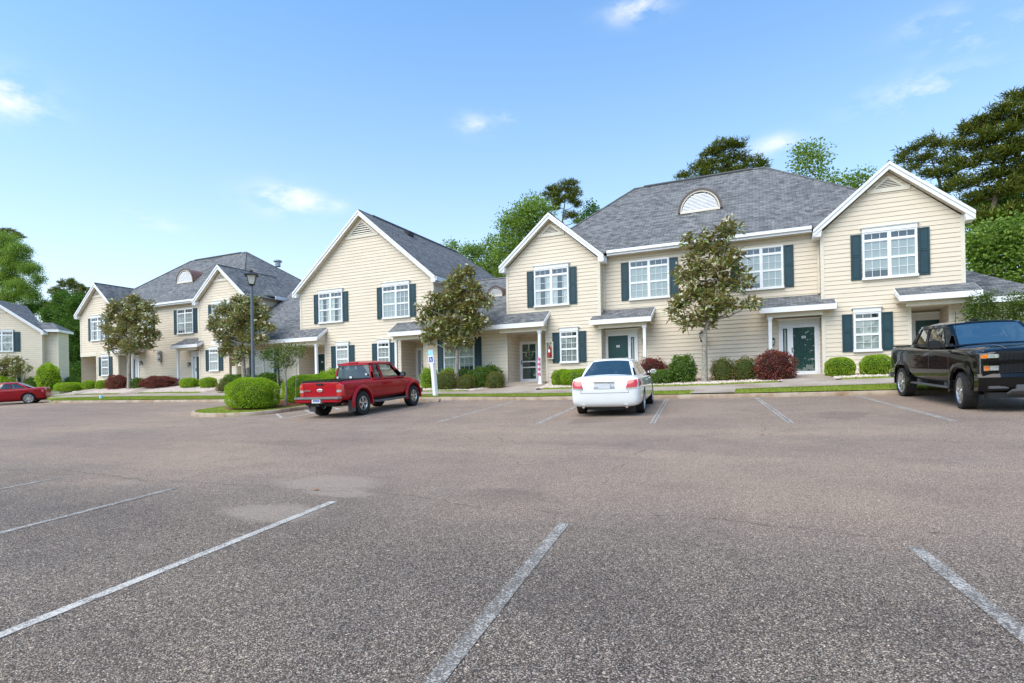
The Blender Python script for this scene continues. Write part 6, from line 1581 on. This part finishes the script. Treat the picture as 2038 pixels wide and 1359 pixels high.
BLOOM = []
for k_ in range(4):
    dd = rng.normal(0, 1, (9, 3)); dd[:, 2] = np.abs(dd[:, 2]) + .45; dd /= np.linalg.norm(dd, axis=1)[:, None]
    V, F = leaves(np.zeros((9, 3)), .10, .15, dd, .3); o_ = mesh_np('flower', M['flower'], V, F); BLOOM.append(o_.data); bpy.data.objects.remove(o_)
# kinds of leaf: (material, leaf width, leaf length, leaves per cluster, cluster spread, clusters per m2 of lobe)
KIND = {'magnolia': (M['magnolia'], .10, .235, 24, .10, 17), 'maple': (M['maple'], .14, .20, 44, .36, 8.5), 'oak': (M['oak'], .15, .21, 44, .36, 9.5),
        'pine': (M['pine'], .055, .42, 30, .17, 8.5), 'crape': (M['crape'], .045, .08, 24, .10, 80)}
def tree(name, label, kind, base, Y, lobes, trunk, bark='bark', flowers=0, group=None, zbase=None, cat='tree', dens=1.0, limb=None, extra_trunks=(), depthk=.8):
    """base: photo position of the foot; lobes: (px, py, rx, ry) outline lobes of the crown, surveyed at depth line Y"""
    mat, lw, ll, npc, spread, cpm = KIND[kind]
    b0 = at(base[0], base[1], Y); zb = zbase if zbase is not None else b0.z; root = empty(name, (b0.x, Y, zb), label, cat, group)
    sc = (b0 - CAM).dot(CF) / 1117; L_ = []
    for (px, py, rx, ry) in lobes:
        Yo = Y + rng.uniform(-.5, .5) * rx * sc * .8; p = at(px, py, Yo); jt = (.86, rng.uniform(.72, 1.12)) if kind == 'magnolia' else (1, 1); L_.append((p, rx * sc * jt[0] * jt[1], max(rx, ry) * sc * depthk * jt[0], ry * sc * jt[0]))
    top = max((l[0] for l in L_), key=lambda p: p.z)
    # trunk
    tb = MB(); r0, fork = trunk
    foot = Vector((b0.x, Y, zb - .1)); fk = at(fork[0], fork[1], Y)
    m1 = foot.lerp(fk, .5) + Vector((rng.uniform(-.06, .06), rng.uniform(-.06, .06), 0)) * (fk - foot).length * .2
    tb.tube([foot, foot + Vector((0, 0, .15)), m1, fk], [r0 * 1.35, r0 * 1.05, r0 * .9, r0 * .75], 10)
    tip = top + Vector((0, 0, -.1)); mm = fk.lerp(tip, .5) + Vector((rng.uniform(-.1, .1), 0, 0))
    tb.tube([fk, mm, tip], [r0 * .72, r0 * .42, r0 * .10], 8)
    for (ta, tm, tr) in extra_trunks: tb.tube([at(*ta, Y + rng.uniform(-.2, .2)) - Vector((0, 0, .1)), at(*tm, Y)], [tr, tr * .7], 7)
    cl = []; 
    for (p, rx, ry, rz) in L_:
        # limb from the trunk axis to the lobe
        zz = max(fk.z, min(p.z - .25 * (abs(p.x - fk.x) + .5), tip.z - .2)); t_ = (zz - fk.z) / max(.01, tip.z - fk.z)
        s0 = (fk.lerp(mm, t_ * 2) if t_ < .5 else mm.lerp(tip, t_ * 2 - 1)); rr = r0 * (.40 - .25 * t_)
        k1 = s0.lerp(p, .5) + Vector((0, 0, -.08 * (p - s0).length)); tb.tube([s0, k1, p], [rr, rr * .7, rr * .3], 6)
        area = rx * rz * math.pi; n = max(5, int(area * cpm * dens * 1.4))
        u = rng.normal(0, 1, (n, 3)); u /= np.linalg.norm(u, axis=1)[:, None]; rad = rng.uniform(0, 1, n) ** (.38 if kind != 'magnolia' else .30)
        q_ = u * rad[:, None] * np.array([rx, ry, rz]); 
        for k in range(0, n, 3):
            e = Vector(q_[k]) + p
            if (e - p).length > .4 * rx: tb.tube([p, e], [rr * .28, rr * .08], 4, cap=False)
        cl.append(q_ + np.array(p))
    tb.build('trunk', M[bark], root, root.location, smooth=60)
    C = np.concatenate(cl); nc = len(C)
    if kind == 'pine':
        # tufts of needles radiating from twig ends, slightly flattened into plates
        pos = np.repeat(C, npc, 0) + rng.normal(0, spread, (nc * npc, 3)) * np.array([1, 1, .5]); d = rng.normal(0, 1, (nc * npc, 3)); d[:, 2] = np.abs(d[:, 2]) * .8; d /= np.linalg.norm(d, axis=1)[:, None]
        V, F = leaves(pos, lw, ll, d, .3)
    else:
        pos = np.repeat(C, npc, 0) + rng.normal(0, spread, (nc * npc, 3)) * np.array([1, 1, .75])
        d = pos - np.repeat(C, npc, 0); d /= np.linalg.norm(d, axis=1)[:, None] + 1e-6
        V, F = leaves(pos, lw, ll, d, 1.0 if kind != 'magnolia' else .7)
    mesh_np('crown', mat, V, F, parent=root, origin=tuple(root.location))
    if flowers:
        cen = np.mean(C, 0); w8 = np.linalg.norm((C - cen) * np.array([1, 1, .8]), axis=1) + np.maximum(0, cen[1] - C[:, 1]) * 1.2; w8 = w8 ** 4; idx = rng.choice(nc, min(flowers, nc), replace=False, p=w8 / w8.sum()); P_ = C[idx]; out_ = P_ - cen; out_ /= np.linalg.norm(out_, axis=1)[:, None]
        P_ = P_ + out_ * .16 + np.array([0, -.22, .10])
        for k_, p_ in enumerate(P_):
            f_ = bpy.data.objects.new('flower', BLOOM[k_ % 4]); col.objects.link(f_); f_.parent = root
            f_.location = Vector(p_) - root.location; f_.rotation_euler = (rng.uniform(-.7, .7), rng.uniform(-.7, .7), rng.uniform(0, 6.28)); f_.scale = (rng.uniform(.7, 1.15),) * 3
    return root
GMAG = 'magnolias in flower along the house fronts'
tree('magnolia_tree', 'tall magnolia with cream flowers before the right house, right of the white sedan', 'magnolia', (1402, 752), 24.0,
     [(1448, 462, 24, 20), (1412, 470, 20, 14), (1370, 480, 14, 10), (1395, 492, 26, 10), (1430, 500, 26, 14), (1462, 512, 12, 10), (1385, 515, 20, 8), (1400, 535, 45, 16), (1360, 548, 30, 18), (1440, 530, 30, 14), (1470, 545, 16, 14), (1440, 565, 36, 18), (1478, 566, 14, 12), (1395, 580, 50, 20), (1360, 600, 34, 18), (1340, 622, 16, 14), (1430, 600, 38, 18), (1465, 612, 22, 10), (1496, 605, 12, 7), (1400, 620, 40, 16), (1372, 640, 26, 12), (1415, 642, 14, 14)],
     (.125, (1402, 665)), 'barkpale', 34, GMAG, z_yard(-2.2, 24), dens=1.15)
tree('magnolia_tree', 'magnolia between the red pickup and the open porch, behind the white sign post', 'magnolia', (908, 755), 24.0,
     [(935, 540, 10, 12), (918, 548, 22, 14), (905, 565, 28, 16), (938, 572, 24, 16), (872, 592, 26, 14), (905, 590, 34, 16), (950, 595, 26, 14), (968, 598, 12, 10), (850, 615, 20, 12), (885, 615, 34, 18), (930, 620, 34, 18), (846, 638, 16, 14), (880, 640, 34, 18), (925, 640, 38, 16), (962, 640, 18, 12), (855, 660, 24, 12), (895, 662, 34, 14), (940, 655, 24, 14), (900, 682, 26, 12), (925, 678, 16, 12), (852, 676, 14, 6)],
     (.12, (910, 700)), 'barkpale', 26, GMAG, z_yard(-13.8, 24), dens=1.15)
tree('magnolia_tree', 'magnolia full of cream flowers before the left house, among the dark red shrubs', 'magnolia', (257, 775), 24.6,
     [(265, 598, 22, 10), (240, 610, 26, 12), (290, 612, 22, 12), (225, 632, 24, 14), (262, 630, 32, 16), (300, 636, 18, 12), (212, 655, 15, 10), (245, 658, 34, 16), (285, 660, 28, 16), (308, 668, 12, 10), (228, 678, 24, 12), (262, 684, 32, 12), (295, 686, 16, 8), (222, 694, 10, 6), (258, 698, 18, 8)],
     (.14, (258, 715)), 'barkpale', 60, GMAG, z_yard(-39, 24.6), dens=1.15)
tree('magnolia_tree', 'magnolia half hidden by the lamp post, before the left link roof', 'magnolia', (486, 760), 24.0,
     [(475, 598, 22, 12), (505, 602, 20, 12), (450, 615, 26, 14), (485, 622, 34, 16), (522, 622, 16, 14), (436, 640, 18, 12), (468, 645, 36, 16), (510, 645, 28, 16), (536, 655, 10, 8), (425, 652, 10, 5), (450, 668, 26, 12), (492, 672, 30, 14), (525, 672, 16, 10), (452, 690, 20, 10), (488, 698, 24, 10), (470, 716, 12, 6), (448, 704, 10, 6)],
     (.14, (484, 715)), 'barkpale', 34, GMAG, z_yard(-28.5, 24), dens=1.15)
tree('magnolia_tree', 'small low magnolia with many pale flowers behind the red coupe roof', 'magnolia', (36, 775), 27.0,
     [(28, 716, 22, 8), (10, 726, 20, 10), (40, 728, 20, 8), (60, 732, 9, 5), (5, 742, 18, 8), (30, 742, 16, 8)], (.07, (34, 760)), 'barkpale', 46, GMAG, 1.9, extra_trunks=(((42, 775), (50, 745), .05), ((30, 775), (16, 748), .05)))
tree('crape_myrtle', 'small staked crape myrtle with three pale trunks on the island', 'crape', (569, 793), 16.2,
     [(545, 712, 14, 10), (570, 708, 14, 12), (556, 726, 14, 9), (576, 724, 12, 9), (534, 700, 7, 8), (590, 702, 6, 12), (566, 692, 6, 12), (550, 695, 5, 11), (602, 696, 4, 9), (528, 708, 6, 5), (580, 690, 4, 9)], (.045, (568, 740)), 'barkpale', 0, None, z_lot(-16.6, 16.2) + .2, dens=.5,
     extra_trunks=(((555, 790), (552, 735), .035), ((588, 790), (590, 728), .014)))
GC = 'crape myrtles behind the black pickup'
tree('crape_myrtle', 'loose green crape myrtle just left above the black pickup roof', 'crape', (1955, 745), 24.5, [(1945, 615, 22, 20), (1965, 595, 16, 16), (1930, 630, 14, 12), (1975, 622, 18, 16), (1938, 598, 8, 10), (1960, 640, 22, 10)], (.06, (1955, 660)), 'bark', 0, GC, 1.95, dens=.8)
tree('crape_myrtle', 'loose green crape myrtle at the right edge above the black pickup windscreen', 'crape', (2025, 745), 24.5, [(2020, 612, 20, 20), (2042, 600, 18, 20), (2000, 632, 16, 10), (2035, 632, 20, 12), (2012, 590, 8, 8)], (.06, (2025, 660)), 'bark', 0, GC, 1.95, dens=.8)

# trees beyond the roofs
GT = 'trees standing beyond the houses'
def btree(label, kind, foot, Y, lobes, r=.28, fork=None, name=None, dens=1.0, bark='bark'):
    fk = fork or (foot, max(l[1] + l[3] for l in lobes) + 10)
    return tree(name or ('pine_tree' if kind == 'pine' else 'broadleaf_tree'), label, kind, (foot, 740), Y, lobes, (r * .62, fk), bark, 0, GT, 1.6, dens=dens)
btree('large spreading pine rising over the right gable', 'pine', 1962, 44,
      [(2030, 195, 24, 16), (2000, 225, 34, 16), (2040, 240, 26, 18), (1960, 250, 30, 14), (1925, 262, 22, 12), (1990, 265, 36, 16), (2040, 285, 30, 20), (1945, 290, 34, 14), (1905, 290, 18, 10), (1990, 310, 40, 16), (1930, 325, 32, 13), (2035, 335, 34, 20), (1975, 350, 34, 14), (1920, 365, 30, 12), (2010, 375, 38, 18), (1950, 395, 32, 14), (2040, 415, 30, 20), (1985, 425, 36, 14), (1935, 435, 22, 12)], .38, (1965, 470), dens=1.5)
btree('dark pine with bare forked limbs just left of the large spreading pine', 'pine', 1880, 47,
      [(1842, 282, 16, 9), (1810, 300, 24, 9), (1865, 290, 26, 11), (1795, 318, 14, 8), (1840, 318, 30, 11), (1885, 315, 20, 12), (1815, 340, 18, 9), (1860, 345, 28, 11), (1895, 350, 18, 12), (1880, 378, 22, 10)], .24, (1880, 400), dens=1.2)
btree('darker broadleaf tree behind the trunk of the large spreading pine', 'oak', 1990, 50, [(1960, 400, 26, 18), (2010, 390, 30, 22), (2045, 370, 20, 24), (1935, 440, 24, 18), (1985, 440, 34, 20), (2030, 430, 30, 22), (1950, 480, 30, 20), (2010, 480, 34, 20)], .3, (1990, 540), dens=.8)
btree('fresh green broadleaf tree below the pines at the right edge', 'maple', 1985, 39, [(1950, 475, 30, 22), (1990, 465, 32, 24), (2030, 460, 30, 26), (1945, 515, 28, 24), (1985, 510, 36, 26), (2030, 515, 34, 30), (1965, 550, 34, 20), (2015, 560, 36, 22)], .25, (1985, 600))
btree('broad pine crown showing over the ridge of the right hip roof', 'pine', 1430, 52, [(1440, 292, 28, 14), (1465, 290, 16, 12), (1415, 308, 26, 13), (1475, 315, 18, 10), (1395, 330, 24, 12), (1440, 325, 36, 14), (1500, 325, 20, 12), (1360, 350, 18, 9), (1410, 348, 34, 12), (1460, 345, 34, 12), (1515, 330, 12, 10)], .3, (1435, 380))
btree('slender broadleaf treetop over the right slope of the hip roof', 'maple', 1612, 48, [(1620, 300, 22, 8), (1605, 312, 20, 11), (1590, 302, 8, 8), (1635, 318, 12, 10), (1595, 332, 16, 12), (1618, 340, 12, 8), (1640, 352, 8, 7)], .12, (1630, 360), dens=.7)
btree('small green treetops peeping over the roof left of the right gable', 'maple', 1695, 47, [(1672, 362, 10, 6), (1700, 358, 12, 6), (1722, 352, 12, 7), (1690, 375, 30, 8)], .1, (1695, 400), dens=.7)
btree('round-topped dark pine behind the left gable of the right house', 'pine', 1122, 56, [(1128, 372, 24, 12), (1105, 380, 20, 12), (1142, 388, 16, 12), (1090, 392, 12, 10), (1118, 395, 26, 12), (1145, 408, 14, 8), (1105, 412, 14, 8), (1135, 430, 16, 9), (1150, 438, 10, 8)], .22, (1118, 450))
btree('bright green broadleaf tree behind the left gable of the right house', 'maple', 1050, 47, [(1058, 405, 20, 14), (1035, 425, 24, 16), (1075, 425, 22, 18), (1010, 445, 20, 14), (1045, 455, 32, 20), (1005, 470, 14, 10), (1080, 460, 24, 18), (1030, 490, 28, 20), (1070, 500, 26, 20), (1045, 530, 36, 20), (1000, 500, 14, 12)], .25, (1050, 560))
btree('mid green broadleaf tree over the link roof behind the open porch', 'maple', 975, 51, [(980, 485, 16, 12), (955, 505, 20, 14), (990, 515, 22, 16), (935, 500, 12, 10), (900, 490, 12, 8), (915, 505, 14, 8), (970, 540, 28, 18), (1000, 545, 20, 16), (940, 530, 18, 12)], .2, (975, 570))
btree('dark treetop just above the left hip of the right house', 'oak', 1185, 52, [(1182, 415, 12, 7), (1172, 428, 12, 8), (1160, 440, 10, 8), (1190, 430, 10, 8)], .1, (1180, 460), dens=.8)
btree('big light green broadleaf tree at the left edge', 'maple', 10, 58, [(5, 480, 34, 16), (35, 500, 26, 14), (-10, 510, 34, 20), (30, 525, 34, 16), (60, 535, 22, 12), (75, 555, 14, 8), (10, 555, 34, 18), (45, 570, 30, 14), (65, 590, 18, 10), (20, 590, 30, 14)], .35, (5, 640))
btree('dark pine top above the light green tree at the left edge', 'pine', 12, 66, [(15, 462, 22, 6), (35, 470, 14, 6), (-5, 468, 20, 8)], .2, (12, 500))
btree('dark pine between the two houses on the left', 'pine', 140, 56, [(138, 566, 24, 11), (165, 580, 20, 11), (115, 582, 20, 11), (145, 598, 34, 14), (108, 610, 22, 11), (135, 625, 36, 16), (165, 630, 22, 16), (112, 640, 24, 13), (140, 655, 34, 16)], .25, (140, 680), dens=1.1)
btree('dense dark green trees filling the gap left of the left house', 'oak', 140, 49, [(125, 598, 20, 14), (158, 605, 22, 16), (100, 625, 18, 14), (140, 625, 30, 18), (172, 640, 20, 18), (150, 640, 24, 18), (112, 655, 24, 16), (140, 675, 34, 20), (160, 690, 24, 18), (115, 690, 20, 16), (140, 715, 34, 18), (150, 740, 34, 16), (120, 740, 20, 14)], .3, (140, 755), dens=1.3)
btree('green broadleaf tree low behind the far left house', 'oak', 95, 62, [(85, 610, 16, 12), (60, 615, 20, 14), (105, 640, 14, 14)], .2, (90, 660))

# unseen trees added on the camera side: one mass, only for reflection and shade
P_ = []
for k in range(46):
    cx0 = -70 + k * 3.1 + rng.uniform(-1, 1); cy0 = -34 + rng.uniform(-4, 4); h = rng.uniform(9, 15)
    q_ = rng.normal(0, 1, (70, 3)); q_ /= np.linalg.norm(q_, axis=1)[:, None]; P_.append(q_ * rng.uniform(.3, 1, (70, 1)) * np.array([3.0, 3.0, h * .42]) + np.array([cx0, cy0, h * .55]))
P_ = np.concatenate(P_); P_ = np.repeat(P_, 6, 0) + rng.normal(0, .5, (len(P_) * 6, 3)); V, F = leaves(P_, .7, .9)
tag(mesh_np('unseen_woodland', M['oak'], V, F), 'unseen green trees across the parking lot, added for their reflection and shade', 'unseen_woodland', kind='stuff')
